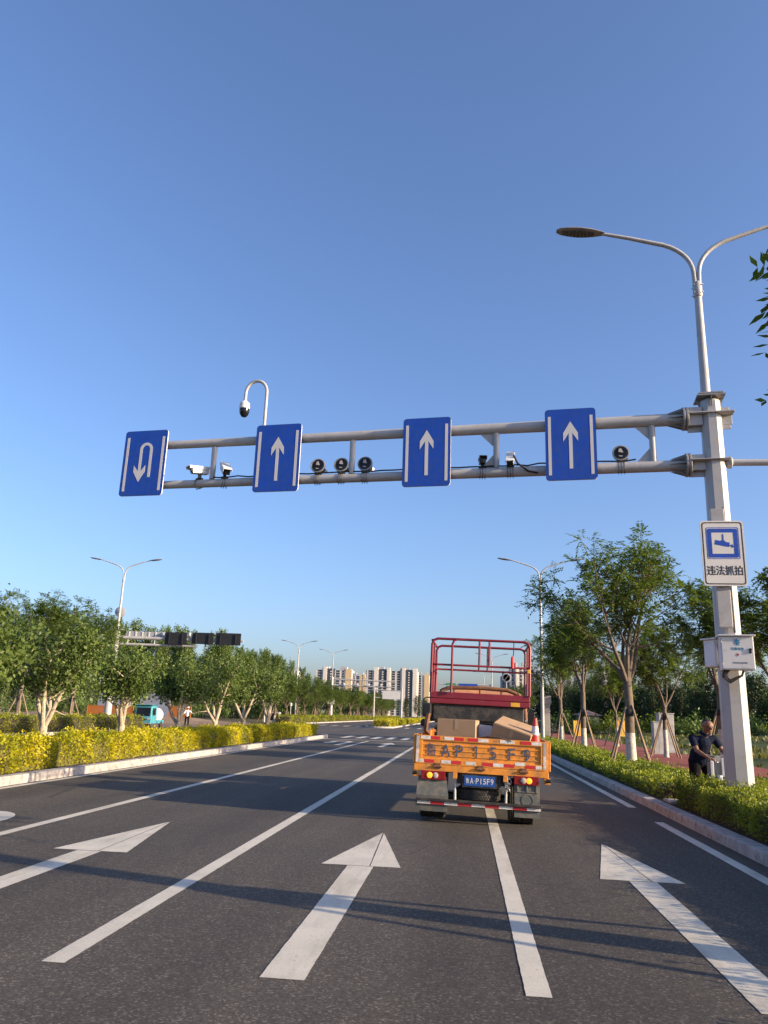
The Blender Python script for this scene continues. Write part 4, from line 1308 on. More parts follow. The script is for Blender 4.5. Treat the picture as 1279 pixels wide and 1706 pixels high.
tag(cb.build('cable_loop', 'black'), 'black cable loop hanging below the cabinets on the pole', 'cable')

# ---- other street lamps
make_lamp('street lamp right of the truck whose pole rises behind the red lift', (5.1, 53, 0.1), 0)
make_lamp('far street lamp seen through the red lift railing', (4.6, 136, 0.1), 0)
make_lamp('second far street lamp behind the lift railing, smaller', (4.6, 192, 0.1), 0)
make_lamp('street lamp left of the road at the start of the far staked trees', (-25.8, 119, 0), 0)

# ------------------------------------------------------------------ the truck and its load
TR = thing('truck', 'orange flatbed truck seen from behind with large stencilled plate letters on its tailgate', 'truck', (0.25, 13.35, 0))
TR.rotation_euler = (0, R(1.2), R(-1.2))
XW = 1.115
# tailgate: pressed panel with ribs inside a raised border
tg = MB()
tg.b2(-1.05, 1.04, 0.012, 0.04, 0.925, 1.345)
tg.b2(-1.05, 1.04, -0.012, 0.012, 1.285, 1.365); tg.b2(-1.05, 1.04, -0.012, 0.012, 0.905, 1.00)
tg.b2(-1.05, -0.975, -0.0118, 0.0118, 1.00, 1.285); tg.b2(0.965, 1.04, -0.0118, 0.0118, 1.00, 1.285)
for z in (1.055, 1.135, 1.22):
    tg.prism([(-0.975, z - 0.012), (0.965, z - 0.012), (0.965, z + 0.012), (-0.975, z + 0.012)], 0.002, 0.0119)
tail = tg.build('tailgate', 'orange', TR, smooth=False, bevel=0.006)
hg = MB()
for x in (-0.71, 0.0, 0.70):
    hg.b2(x - 0.045, x + 0.045, -0.03, 0.01, 0.84, 0.93)
    hg.tube([(x - 0.07, -0.03, 0.875), (x + 0.07, -0.03, 0.875)], 0.018, 8)
hg.build('hinge', 'rust', tail, smooth=False, bevel=0.004)
pos = lambda zx: (zx - 605) / 430.0
for x0, x1, z, red in [(172, 243, 1.328, 0), (244, 310, 1.328, 1), (340, 410, 1.328, 0), (411, 480, 1.328, 1), (512, 581, 1.328, 1), (582, 655, 1.328, 0), (735, 838, 1.328, 0), (880, 955, 1.328, 1), (956, 1025, 1.328, 0),
                       (168, 200, 0.955, 0), (205, 275, 0.955, 1), (325, 393, 0.955, 0), (394, 465, 0.955, 1), (497, 570, 0.955, 0), (615, 690, 0.955, 1), (691, 762, 0.955, 0), (763, 838, 0.955, 1), (842, 912, 0.993, 0), (913, 985, 0.955, 1), (986, 1026, 0.955, 0)]:
    MB().b2(pos(x0), pos(x1), -0.0155, -0.0125, z - 0.026, z + 0.026).build('reflector_strip', 'refl_red' if red else 'refl_white', tail, smooth=False)
for x in (-1.055, 1.03):
    MB().b2(x - 0.022, x + 0.022, -0.0160, -0.0128, 0.93, 1.14).build('reflector_strip', 'refl_white', tail, smooth=False)
    MB().b2(x - 0.022, x + 0.022, -0.0160, -0.0128, 1.15, 1.345).build('edge_strip', 'galv', tail, smooth=False)
rgt = random.Random(5)
for ch, zx, w_ in (('鲁', 250, 0.17), ('A', 355, 0.15), ('P', 450, 0.12), ('1', 570, 0.06), ('5', 688, 0.11), ('F', 818, 0.11), ('9', 925, 0.11)):
    if ch == '1':
        MB().prism([(pos(zx) - 0.014, 1.04), (pos(zx) + 0.014, 1.04), (pos(zx) + 0.014, 1.235), (pos(zx) - 0.008, 1.235), (pos(zx) - 0.04, 1.195), (pos(zx) - 0.033, 1.185), (pos(zx) - 0.014, 1.203)], -0.0012, 0.0018).build('stencil_letter', 'stencil', tail, smooth=False)
        continue
    text_part(ch, w_, 0.195, pos(zx), 1.135 if ch != '鲁' else 1.14, 0.0018, 'stencil_letter', 'stencil', tail, 0.001 if ch == '鲁' else 0.008, 0.003)
# side gates, bed, sills
for sg, nm in ((-1, 'side_gate'), (1, 'side_gate')):
    x = sg * (XW - 0.012)
    sd = MB().b2(x - 0.02, x + 0.02, 0.0, 4.25, 0.92, 1.36)
    for k in range(5): sd.b2(x - 0.028, x + 0.028, 0.05 + k * 1.0, 0.14 + k * 1.0, 0.90, 1.365)
    sd.b2(x - 0.026, x + 0.026, 0, 4.25, 1.33, 1.372)
    sd.build('side_gate', 'orange', TR, smooth=False, bevel=0.005)
    MB().b2(sg * 1.055 - 0.028, sg * 1.055 + 0.028, -0.008, 0.05, 0.90, 1.37).build('corner_post', 'orange', TR, smooth=False, bevel=0.006)
MB().b2(-1.08, 1.08, 0.05, 4.25, 0.86, 0.90).build('bed_floor', 'rust', TR, smooth=False)
sl_ = MB().b2(-1.10, 1.09, -0.012, 0.06, 0.80, 0.90)
for x in (-0.42, 0.40): sl_.b2(x - 0.035, x + 0.035, -0.02, 0.03, 0.70, 0.80)
for sg in (-1, 1): sl_.b2(sg * 1.07 - 0.05, sg * 1.07 + 0.05, 0.0, 0.06, 0.70, 0.80); sl_.b2(sg * 1.085 - 0.015, sg * 1.085 + 0.015, 0.06, 4.2, 0.78, 0.88)
sl_.build('rear_sill', 'orange', TR, smooth=False, bevel=0.006)
for sg in (-1, 1):
    MB().tube([(sg * 1.12, -0.03, 0.76), (sg * 1.05, -0.03, 0.76)], 0.03, 12).build('rubber_buffer', 'black', TR)
hb = MB()
hb.b2(-1.09, 1.09, 4.26, 4.31, 0.92, 1.40)
hb.build('headboard', 'orange', TR, smooth=False, bevel=0.01)
rack = MB()
pts = [(-0.99, 4.29, 1.70), (-0.98, 4.29, 2.05), (-0.90, 4.29, 2.24), (-0.72, 4.29, 2.31), (0, 4.29, 2.33), (0.55, 4.29, 2.31), (0.80, 4.29, 2.22), (0.93, 4.29, 2.05), (0.95, 4.29, 1.70)]
rack.tube(pts, 0.045, 10)
for x in (-0.62, -0.05, 0.42): rack.tube([(x, 4.29, 1.7), (x, 4.29, 2.31)], 0.025, 8)
rack.build('headboard_rack', 'rust', TR)
# cab
cb = MB()
n = 13
sec = [(4.55, 0.72), (4.45, 1.9), (4.62, 2.22), (5.2, 2.36), (5.75, 2.22), (6.12, 1.55), (6.2, 1.0), (6.15, 0.55), (4.6, 0.55)]
ws = [0.92, 0.86, 0.74, 0.58, 0.74, 0.92, 0.98, 0.96, 0.96]
vs = [(-w_, y, z) for (y, z), w_ in zip(sec, ws)] + [(w_, y, z) for (y, z), w_ in zip(sec, ws)]
m_ = len(sec)
cb.add(vs, [tuple(range(m_)), tuple(range(2 * m_ - 1, m_ - 1, -1))] + [(i, (i + 1) % m_, m_ + (i + 1) % m_, m_ + i) for i in range(m_)])
cab = cb.build('cab', 'orange', TR, smooth=False, bevel=0.06, seg=3)
MB().b2(-0.72, 0.72, 4.415, 4.47, 1.45, 1.88).build('rear_window', 'glass', cab, smooth=False)
for sg in (-1, 1):
    MB().b2(sg * 0.955 - 0.012, sg * 0.955 + 0.012, 4.75, 5.55, 1.30, 1.85).build('side_window', 'glass', cab, smooth=False)
    mr = MB().tube([(sg * 0.93, 5.85, 1.75), (sg * 1.14, 5.92, 1.82)], 0.014, 6)
    mr.box((sg * 1.17, 5.92, 1.72), (0.16, 0.07, 0.34))
    mr.build('door_mirror', 'black', cab, smooth=False, bevel=0.01)
# chassis and running gear
ch = MB()
for x in (-0.36, 0.36): ch.b2(x - 0.035, x + 0.035, 0.12, 6.0, 0.62, 0.80)
for y in (0.2, 1.2, 2.4, 3.4): ch.b2(-0.9, 0.9, y - 0.04, y + 0.04, 0.78, 0.86)
ch.tube([(-0.75, 0.62, 0.37), (0.75, 0.62, 0.37)], 0.07, 10); ch.sphere((0, 0.62, 0.37), (0.17, 0.17, 0.17))
ch.b2(-0.33, 0.33, 0.06, 0.12, 0.60, 0.80)
ch.build('chassis', 'blackm', TR, smooth=False)
bk = MB()
for x in (0.42, 0.47): bk.tube([(x, 0.04, 0.80), (x + 0.03, 0.02, 0.70), (x - 0.02, 0.03, 0.62), (x + 0.01, 0.04, 0.55)], 0.012, 6)
for k in range(6): bk.b2(0.40 + 0.03 * (k % 2), 0.445 + 0.03 * (k % 2), -0.005, 0.02, 0.56 + k * 0.036, 0.585 + k * 0.036)
bk.build('wiring_loom', 'galv_dark', TR, smooth=False)
def wheel(x, y, rad=0.365, w_=0.21, parent=TR, dish=1):
    T = Matrix.Translation((x, y, rad + 0.005)) @ Matrix.Rotation(R(90), 4, 'Y')
    prof = [(rad * 0.60, -w_ / 2), (rad * 0.93, -w_ / 2), (rad, -w_ * 0.36)]
    for k in range(5):
        z = -w_ * 0.30 + w_ * 0.60 * k / 4
        prof += [(rad, z - 0.012), (rad - 0.010, z - 0.004), (rad - 0.010, z + 0.004), (rad, z + 0.012)]
    prof += [(rad, w_ * 0.36), (rad * 0.93, w_ / 2), (rad * 0.60, w_ / 2)]
    o = MB().lathe(prof, 28, T).build('tyre', 'rubber', parent)
    MB().lathe([(0.03, -w_ * 0.3), (rad * 0.45, -w_ * 0.28), (rad * 0.60, -w_ * 0.46), (rad * 0.60, w_ * 0.46), (rad * 0.45, w_ * 0.28), (0.03, w_ * 0.3)], 20, T).build('rim', 'galv_dark', o)
    return o
for x in (-0.905, -0.685, 0.575, 0.795): wheel(x, 0.62)
for x in (-0.85, 0.85): wheel(x, 5.3)
# spare tyre slung flat under the tail
T = Matrix.Translation((-0.03, 0.42, 0.46))
rad, w_ = 0.37, 0.20
prof = [(rad * 0.55, -w_ / 2), (rad * 0.9, -w_ / 2), (rad, -w_ * 0.36)]
sp = MB().lathe(prof + [(rad, w_ * 0.36), (rad * 0.9, w_ / 2), (rad * 0.55, w_ / 2)], 36, T)
for row in range(4):
    for k in range(56):
        a = 2 * math.pi * (k + 0.5 * (row % 2)) / 56
        sp.box((-0.03 + rad * math.cos(a), 0.42 + rad * math.sin(a), 0.46 - 0.054 + row * 0.036), (0.018, 0.026, 0.026), Matrix.Rotation(a, 3, 'Z'))
sp.build('spare_tyre', 'rubber', TR)
for x in (-0.42, 0.42): MB().tube([(x, 0.07, 0.62), (x * 0.98, 0.03, 0.34)], 0.022, 8).build('bumper_hanger', 'galv', TR)
# bumper with striped tape
bm_ = MB().b2(-1.04, 0.98, -0.05, 0.02, 0.335, 0.375); bm_.b2(-1.04, 0.98, -0.012, 0.02, 0.28, 0.335)
bump = bm_.build('bumper', 'blackm', TR, smooth=False, bevel=0.006)
for k in range(9):
    x0 = -1.03 + k * (2.0 / 9)
    MB().b2(x0 + 0.002, x0 + 2.0 / 9 - 0.002, -0.018, -0.0125, 0.286, 0.330).build('warning_stripe', 'refl_red' if k % 2 else 'refl_white', bump, smooth=False)
# mud flaps: one broad light flap left, a divided darker one right
fl = MB()
vs = [(-1.02, 0.03, 0.72), (-0.56, 0.03, 0.72), (-0.52, -0.02, 0.42), (-1.05, -0.02, 0.42), (-1.05, 0.03, 0.17), (-0.53, 0.03, 0.17)]
vs += [(x, y + 0.012, z) for x, y, z in vs]
fl.add(vs, [(0, 1, 2, 3), (3, 2, 5, 4), (7, 6, 9, 8), (8, 9, 10, 11), (0, 6, 7, 1), (1, 7, 8, 2), (2, 8, 11, 5), (5, 11, 10, 4), (4, 10, 9, 3), (3, 9, 6, 0)])
fl.build('mud_flap', 'flap', TR, smooth=False)
fr = MB().b2(0.55, 0.95, 0.02, 0.035, 0.17, 0.67)
for x in (0.60, 0.75, 0.90): fr.b2(x - 0.012, x + 0.012, 0.0, 0.02, 0.56, 0.69)
fr.b2(0.56, 0.94, 0.006, 0.02, 0.555, 0.575)
rf = fr.build('mud_flap', 'flap', TR, smooth=False, bevel=0.003)
T = Matrix.Translation((0.76, 0.018, 0.44)) @ Matrix.Rotation(R(90), 4, 'X')
MB().lathe([(0.10, 0), (0.10, 0.005), (0.085, 0.006), (0.085, 0.0005)], 20, T).build('round_emblem', 'flap', rf)
# tail lamps
for x0, x1, z0, z1, amb in ((-0.98, -0.58, 0.665, 0.805, -1), (0.54, 0.935, 0.675, 0.81, 1)):
    cx, cz = (x0 + x1) / 2, (z0 + z1) / 2
    tl = MB().b2(x0, x1, -0.02, 0.05, z0, z1).build('tail_lamp', 'lampred', TR, smooth=False, bevel=0.008)
    xa, xc = (cx - 0.055, cx + 0.04) if amb < 0 else (cx + 0.045, cx - 0.045)
    for xx, mt, nm in ((xa, 'lampamber', 'amber_lamp'), (xc, 'lampclear', 'clear_lamp')):
        T = Matrix.Translation((xx, -0.02, cz)) @ Matrix.Rotation(R(90), 4, 'X')
        MB().lathe([(0.047, 0), (0.047, 0.008), (0.03, 0.016), (0.01, 0.018)], 20, T).build(nm, mt, tl)
# number plate
pl_ = MB().prism(rrect(-0.265, 0.235, 0.605, 0.765, 0.015), 0.0, 0.008).build('number_plate', 'platebl', TR, smooth=False)
text_part('鲁', 0.055, 0.085, -0.215, 0.685, -0.0005, 'plate_character', 'signwhite', pl_, 0.002, 0.002)
text_part('A', 0.055, 0.09, -0.145, 0.685, -0.0005, 'plate_character', 'signwhite', pl_, 0.01, 0.002)
for k, c_ in enumerate('P15F9'):
    if c_ == '1':
        MB().b2(-0.055 + k * 0.06 - 0.006, -0.055 + k * 0.06 + 0.006, -0.0025, -0.0004, 0.64, 0.73).build('plate_character', 'signwhite', pl_, smooth=False)
        continue
    text_part(c_, 0.046, 0.09, -0.055 + k * 0.06, 0.685, -0.0005, 'plate_character', 'signwhite', pl_, 0.006, 0.002)
T = Matrix.Translation((-0.098, 0.0, 0.685)) @ Matrix.Rotation(R(90), 4, 'X')
MB().lathe([(0.007, 0), (0.007, 0.002)], 8, T).build('plate_dot', 'signwhite', pl_)
MB().b2(-0.30, 0.27, 0.012, 0.05, 0.58, 0.80).build('plate_carrier', 'blackm', TR, smooth=False)

def on_truck(name, label, cat, loc, rz=0.0, group=None):
    t = thing(name, label, cat, (0, 0, 0), 0, group)
    Tm = Matrix.Translation((0.25, 13.35, 0)) @ Matrix.Rotation(R(-1.2), 4, 'Z') @ Matrix.Rotation(R(1.2), 4, 'Y')
    t.matrix_world = Tm @ Matrix.Translation(loc) @ Matrix.Rotation(R(rz), 4, 'Z')
    return t
# scissor lift
L = on_truck('scissor_lift', 'folded dark red scissor lift with guard rails standing on the truck bed', 'scissor lift', (-0.05, 1.0, 0.905))
b0 = 0.905
def lz(z): return z - b0
MB().b2(-0.62, 0.62, 0.05, 2.2, lz(1.02), lz(1.30)).build('chassis', 'blackm', L, smooth=False, bevel=0.02)
for x in (-0.62, 0.62):
    for y in (0.35, 1.75):
        T = Matrix.Translation((x, y, 0.17)) @ Matrix.Rotation(R(90), 4, 'Y')
        MB().lathe([(0.04, -0.07), (0.15, -0.07), (0.165, -0.04), (0.165, 0.04), (0.15, 0.07), (0.04, 0.07)], 20, T).build('wheel', 'rubber', L)
for k in range(4):
    z = lz(1.36) + k * 0.125
    for x in (-0.74, -0.66, 0.60, 0.68):
        sc_ = MB()
        sg = 1 if (k + (x in (-0.66, 0.60))) % 2 else -1
        sc_.box((x, 1.12, z + 0.02), (0.06, 2.1, 0.085), rotm('X', 2.4 * sg))
        sc_.build('scissor_arm', 'blackm', L, smooth=False, bevel=0.008)
    MB().tube([(-0.8, 0.10, z), (0.74, 0.10, z)], 0.04, 10).build('cross_tube', 'blackm', L)
MB().b2(-0.84, 0.80, 0.04, 0.16, lz(1.62), lz(1.90)).build('end_beam', 'blackm', L, smooth=False, bevel=0.02)
bx = MB().b2(-1.02, -0.86, -0.02, 0.40, lz(1.66), lz(1.90)).build('control_box', 'black', L, smooth=False, bevel=0.03)
MB().tube([(-1.0, -0.01, lz(1.88)), (-1.0, -0.03, lz(1.97)), (-0.96, -0.03, lz(2.0)), (-0.86, -0.02, lz(2.0))], 0.012, 6).build('grab_handle', 'black', bx)
for sg, x in ((0, -0.90), (1, -0.93)):
    MB().tube([(x, 0.0, lz(1.72)), (x - 0.03, -0.04, lz(1.55)), (x - 0.04, -0.03, lz(1.42)), (x + 0.02, 0.02, lz(1.36))], 0.032 - 0.008 * sg, 8).build('hydraulic_hose', 'rust', L)
MB().sphere((-1.0, 0.02, lz(1.55)), (0.055, 0.06, 0.07)).build('beacon', 'blackm', L)
pf = MB().b2(-0.90, 0.90, 0.02, 1.52, lz(1.905), lz(1.985)); pf.b2(-0.90, 0.90, -0.004, 0.02, lz(1.905), lz(1.995)); pf.b2(-0.90, 0.90, 0.006, 1.52, lz(2.0), lz(2.115))
pf.build('platform', 'liftred', L, smooth=False, bevel=0.012)
MB().b2(0.56, 0.72, -0.0075, -0.0045, lz(1.915), lz(1.985)).build('warning_label', 'fenceye', L, smooth=False)
rl = MB()
zt, zm = lz(3.07), lz(2.60)
def ring(z, r_, round_=True):
    c = 0.09
    pts = [(-0.89 + c, 0.0, z), (0.89 - c, 0.0, z), (0.89 - c * 0.3, c * 0.3, z), (0.89, c, z), (0.89, 1.5 - c, z), (0.89 - c * 0.3, 1.5 - c * 0.3, z), (0.89 - c, 1.5, z), (-0.89 + c, 1.5, z), (-0.89 + c * 0.3, 1.5 - c * 0.3, z), (-0.89, 1.5 - c, z), (-0.89, c, z), (-0.89 + c * 0.3, c * 0.3, z), (-0.89 + c, 0.0, z), (-0.5, 0.0, z)]
    rl.tube(pts, r_, 10)
ring(zm, 0.019)
zb = lz(2.1)
for y in (0.0, 1.5):
    c = 0.10
    rl.tube([(-0.89, y, zb), (-0.89, y, zt - c), (-0.89 + c * 0.3, y, zt - c * 0.3), (-0.89 + c, y, zt), (0.89 - c, y, zt), (0.89 - c * 0.3, y, zt - c * 0.3), (0.89, y, zt - c), (0.89, y, zb)], 0.024, 10)
for x in (-0.89, 0.89):
    rl.tube([(x, 0, zt - 0.03), (x, 1.5, zt - 0.03)], 0.022, 10)
    rl.tube([(x, 0.75, zb), (x, 0.75, zt - 0.03)], 0.02, 8)
for x in (-0.02, 0.16): rl.tube([(x, 0, zm), (x, 0, zt)], 0.019, 8)
for x in (-0.03, 0.14): rl.tube([(x, 1.5, zm), (x, 1.5, zt)], 0.019, 8)
rl.build('guard_rail', 'liftred', L)
gt = MB()
gt.tube([(-0.515, -0.035, zb), (-0.515, -0.035, zt - 0.10), (-0.49, -0.035, zt - 0.03), (-0.42, -0.03, zt + 0.0), (-0.3, -0.01, zt)], 0.021, 10)
gt.tube([(-0.875, -0.035, zb + 0.36), (-0.875, -0.035, zb)], 0.019, 8)
gt.build('entry_gate', 'liftred', L)
pb = MB().tube([(0.60, -0.03, zt), (0.60, -0.04, zt - 0.16), (0.585, -0.04, zt - 0.31)], 0.008, 6)
pb.tube([(0.57, -0.04, zt - 0.47), (0.585, -0.04, zm + 0.0), (0.60, 0.02, zm - 0.2), (0.70, 0.10, zb + 0.03)], 0.008, 6)
pb = pb.build('pendant_cable', 'black', L)
MB().lathe([(0.012, 0.19), (0.026, 0.17), (0.03, 0.08), (0.028, -0.02), (0.015, -0.03)], 12, Matrix.Translation((0.578, -0.04, zt - 0.46))).build('pendant_switch', 'coneor', pb)
MB().b2(0.845, 0.90, -0.03, 0.04, lz(2.51), lz(2.58)).build('yellow_latch', 'fenceye', L, smooth=False, bevel=0.006)

# boxes, cone, loose sheets on the bed
def carton(label, loc, rz, d, tilt=(0, 0)):
    t = on_truck('cardboard_box', label, 'box', loc, rz)
    t.matrix_world = t.matrix_world @ Matrix.Rotation(R(tilt[0]), 4, 'Y') @ Matrix.Rotation(R(tilt[1]), 4, 'X')
    MB().b2(-d[0] / 2, d[0] / 2, -d[1] / 2, d[1] / 2, 0, d[2]).build('carton', 'card', t, smooth=False, bevel=0.008)
    tp = MB().b2(-0.03, 0.03, -d[1] / 2 - 0.003, d[1] / 2 + 0.003, d[2] + 0.001, d[2] + 0.003)
    tp.b2(-0.03, 0.03, -d[1] / 2 - 0.003, -d[1] / 2 - 0.001, d[2] - 0.16, d[2] + 0.001)
    tp.build('tape', 'tape', t, smooth=False)
    fp = MB().b2(-d[0] / 2 + 0.01, -0.004, -d[1] / 2 + 0.01, d[1] / 2 - 0.01, d[2] + 0.0035, d[2] + 0.007)
    fp.b2(0.004, d[0] / 2 - 0.01, -d[1] / 2 + 0.01, d[1] / 2 - 0.01, d[2] + 0.0035, d[2] + 0.009)
    fp.build('top_flap', 'card', t, smooth=False)
    return t
bA = carton('closed brown cardboard box, left one, its top standing level above the tailgate', (-0.40, 0.50, 0.905), -7, (0.66, 0.50, 0.735))
bB = carton('bigger brown cardboard box tilted against the traffic cone', (0.45, 0.66, 0.99), -12, (0.66, 0.66, 0.64), (16, 11))
t = on_truck('foam_sheet', 'white plastic foam sheet propped between the two cardboard boxes', 'sheet', (0.03, 0.62, 0.905), 5)
MB().add([(-0.17, 0, 0), (0.17, 0, 0), (0.16, 0.06, 0.66), (-0.15, 0.06, 0.68), (-0.17, 0.03, 0), (0.17, 0.03, 0), (0.16, 0.09, 0.66), (-0.15, 0.09, 0.68)], [(0, 1, 2, 3), (7, 6, 5, 4), (0, 4, 5, 1), (1, 5, 6, 2), (2, 6, 7, 3), (3, 7, 4, 0)]).build('sheet', 'foam', t, smooth=False, bevel=0.006)
t = on_truck('cardboard_flap', 'torn loose piece of cardboard lying over the top edge of the tailgate', 'cardboard', (0.18, 0.02, 1.37), -3)
vs = [(-0.25, 0.05, 0.0), (-0.08, 0.02, 0.035), (0.06, 0.0, 0.03), (0.24, -0.03, 0.004), (0.34, -0.04, -0.035), (0.05, 0.16, 0.01), (-0.2, 0.2, -0.01)]
MB().add(vs + [(x, y, z + 0.006) for x, y, z in vs], [(0, 1, 2, 5, 6), (2, 3, 4, 5), (7, 8, 9, 12, 13), (9, 10, 11, 12), (0, 1, 8, 7), (1, 2, 9, 8), (2, 3, 10, 9), (3, 4, 11, 10)]).build('torn_card', 'tape', t, smooth=False)
t = on_truck('traffic_cone', 'red and white traffic cone at the right rear corner of the truck bed', 'traffic cone', (0.895, 0.30, 0.905))
def cr(z): return 0.155 - (0.155 - 0.030) * z / 0.82
MB().b2(-0.19, 0.17, -0.18, 0.18, 0, 0.03).build('base', 'coneor', t, smooth=False, bevel=0.01)
for za, zb_, mt, nm in ((0.03, 0.555, 'coneor', 'cone_body'), (0.555, 0.70, 'refl_white', 'white_band'), (0.70, 0.83, 'coneor', 'cone_tip')):
    MB().lathe([(cr(za), za), (cr((za + zb_) / 2), (za + zb_) / 2), (cr(zb_), zb_)], 24).build(nm, mt, t)

# ------------------------------------------------------------------ people
def capsules(caps, voxel, name, mat, parent=None, smooth_it=3):
    mb = MB()
    for p0, p1, r0, r1 in caps:
        p0, p1 = Vector(p0), Vector(p1)
        n = 12 if max(r0, r1) > 0.02 else 8
        mb.sphere(tuple(p0), r0, n, 7)
        mb.sphere(tuple(p1), r1, n, 7)
        if (p1 - p0).length > 1e-4:
            mb.tube([tuple(p0), tuple(p1)], [r0, r1], n)
    o = mb.build(name, mat, parent)
    md = o.modifiers.new('remesh', 'REMESH')
    md.mode, md.voxel_size, md.use_smooth_shade = 'VOXEL', voxel, True
    sm = o.modifiers.new('smooth', 'SMOOTH')
    sm.iterations, sm.factor = smooth_it, 0.5
    dg = bpy.context.evaluated_depsgraph_get()
    me = bpy.data.meshes.new_from_object(o.evaluated_get(dg))
    old = o.data
    o.modifiers.clear()
    o.data = me
    me.name = name
    me.materials.clear(); me.materials.append(M[mat])
    bpy.data.meshes.remove(old)
    me.polygons.foreach_set('use_smooth', [True] * len(me.polygons))
    return o

def lerp(a, b, t): return tuple(a[i] + (b[i] - a[i]) * t for i in range(3))

def hand(wrist, tip_dir, palm_n, side, s=1.0, curl=0.8):
    """palm, four unequal bent fingers and a thumb leaving the side of the palm"""
    w, d, n = Vector(wrist), Vector(tip_dir).normalized(), Vector(palm_n)
    n = (n - d * n.dot(d)).normalized()
    u = d.cross(n) * side
    caps = []
    for k in (-1.2, -0.4, 0.4, 1.2):
        caps.append((w + u * 0.008 * k, w + d * 0.085 * s + u * 0.021 * k * s, 0.017 * s, 0.012 * s))
    for k, ln in ((-1.5, 0.062), (-0.5, 0.078), (0.5, 0.084), (1.5, 0.074)):
        b = w + d * 0.088 * s + u * 0.0185 * k * s
        m_ = b + (d * math.cos(curl * 0.5) + n * math.sin(curl * 0.5)) * ln * 0.5 * s
        e = m_ + (d * math.cos(curl * 1.4) + n * math.sin(curl * 1.4)) * ln * 0.32 * s
        f = e + (d * math.cos(curl * 2.2) + n * math.sin(curl * 2.2)) * ln * 0.26 * s
        caps += [(b, m_, 0.0095 * s, 0.0085 * s), (m_, e, 0.0085 * s, 0.008 * s), (e, f, 0.008 * s, 0.007 * s)]
    tb = w + d * 0.028 * s + u * 0.026 * s
    tm = tb + (u * 0.7 + d * 0.7 + n * 0.25).normalized() * 0.042 * s
    te = tm + (d * 0.8 + n * 0.55 + u * 0.1).normalized() * 0.034 * s
    caps += [(w + u * 0.012, tb, 0.015 * s, 0.013 * s), (tb, tm, 0.012 * s, 0.010 * s), (tm, te, 0.010 * s, 0.008 * s)]
    return caps

def head_caps(c, f, up):
    """head with brow, nose, chin, lips and ears; c is its centre, f the way it looks"""
    c, f, up = Vector(c), Vector(f).normalized(), Vector(up).normalized()
    up = (up - f * up.dot(f)).normalized()
    s = f.cross(up)
    P = lambda a, b, d: c + f * a + s * b + up * d
    caps = [(P(-0.02, 0, 0.035), P(0.015, 0, 0.03), 0.088, 0.083), (P(0.02, 0, -0.03), P(0.03, 0, -0.075), 0.066, 0.046),
            (P(0.01, 0.035, -0.03), P(0.01, -0.035, -0.03), 0.045, 0.045),
            (P(0.078, 0.032, 0.030), P(0.078, -0.032, 0.030), 0.018, 0.018),
            (P(0.092, 0, 0.012), P(0.112, 0, -0.024), 0.011, 0.015), (P(0.10, 0.014, -0.028), P(0.10, -0.014, -0.028), 0.010, 0.010),
            (P(0.085, 0.018, -0.058), P(0.085, -0.018, -0.058), 0.009, 0.009), (P(0.080, 0.016, -0.073), P(0.080, -0.016, -0.073), 0.009, 0.009),
            (P(0.062, 0, -0.098), P(0.060, 0, -0.1), 0.024, 0.024),
            (P(0.0, 0.088, 0.02), P(-0.012, 0.092, -0.025), 0.020, 0.013), (P(0.0, -0.088, 0.02), P(-0.012, -0.092, -0.025), 0.020, 0.013)]
    eyes = [P(0.083, b, 0.010) for b in (0.034, -0.034)]
    return caps, eyes, P

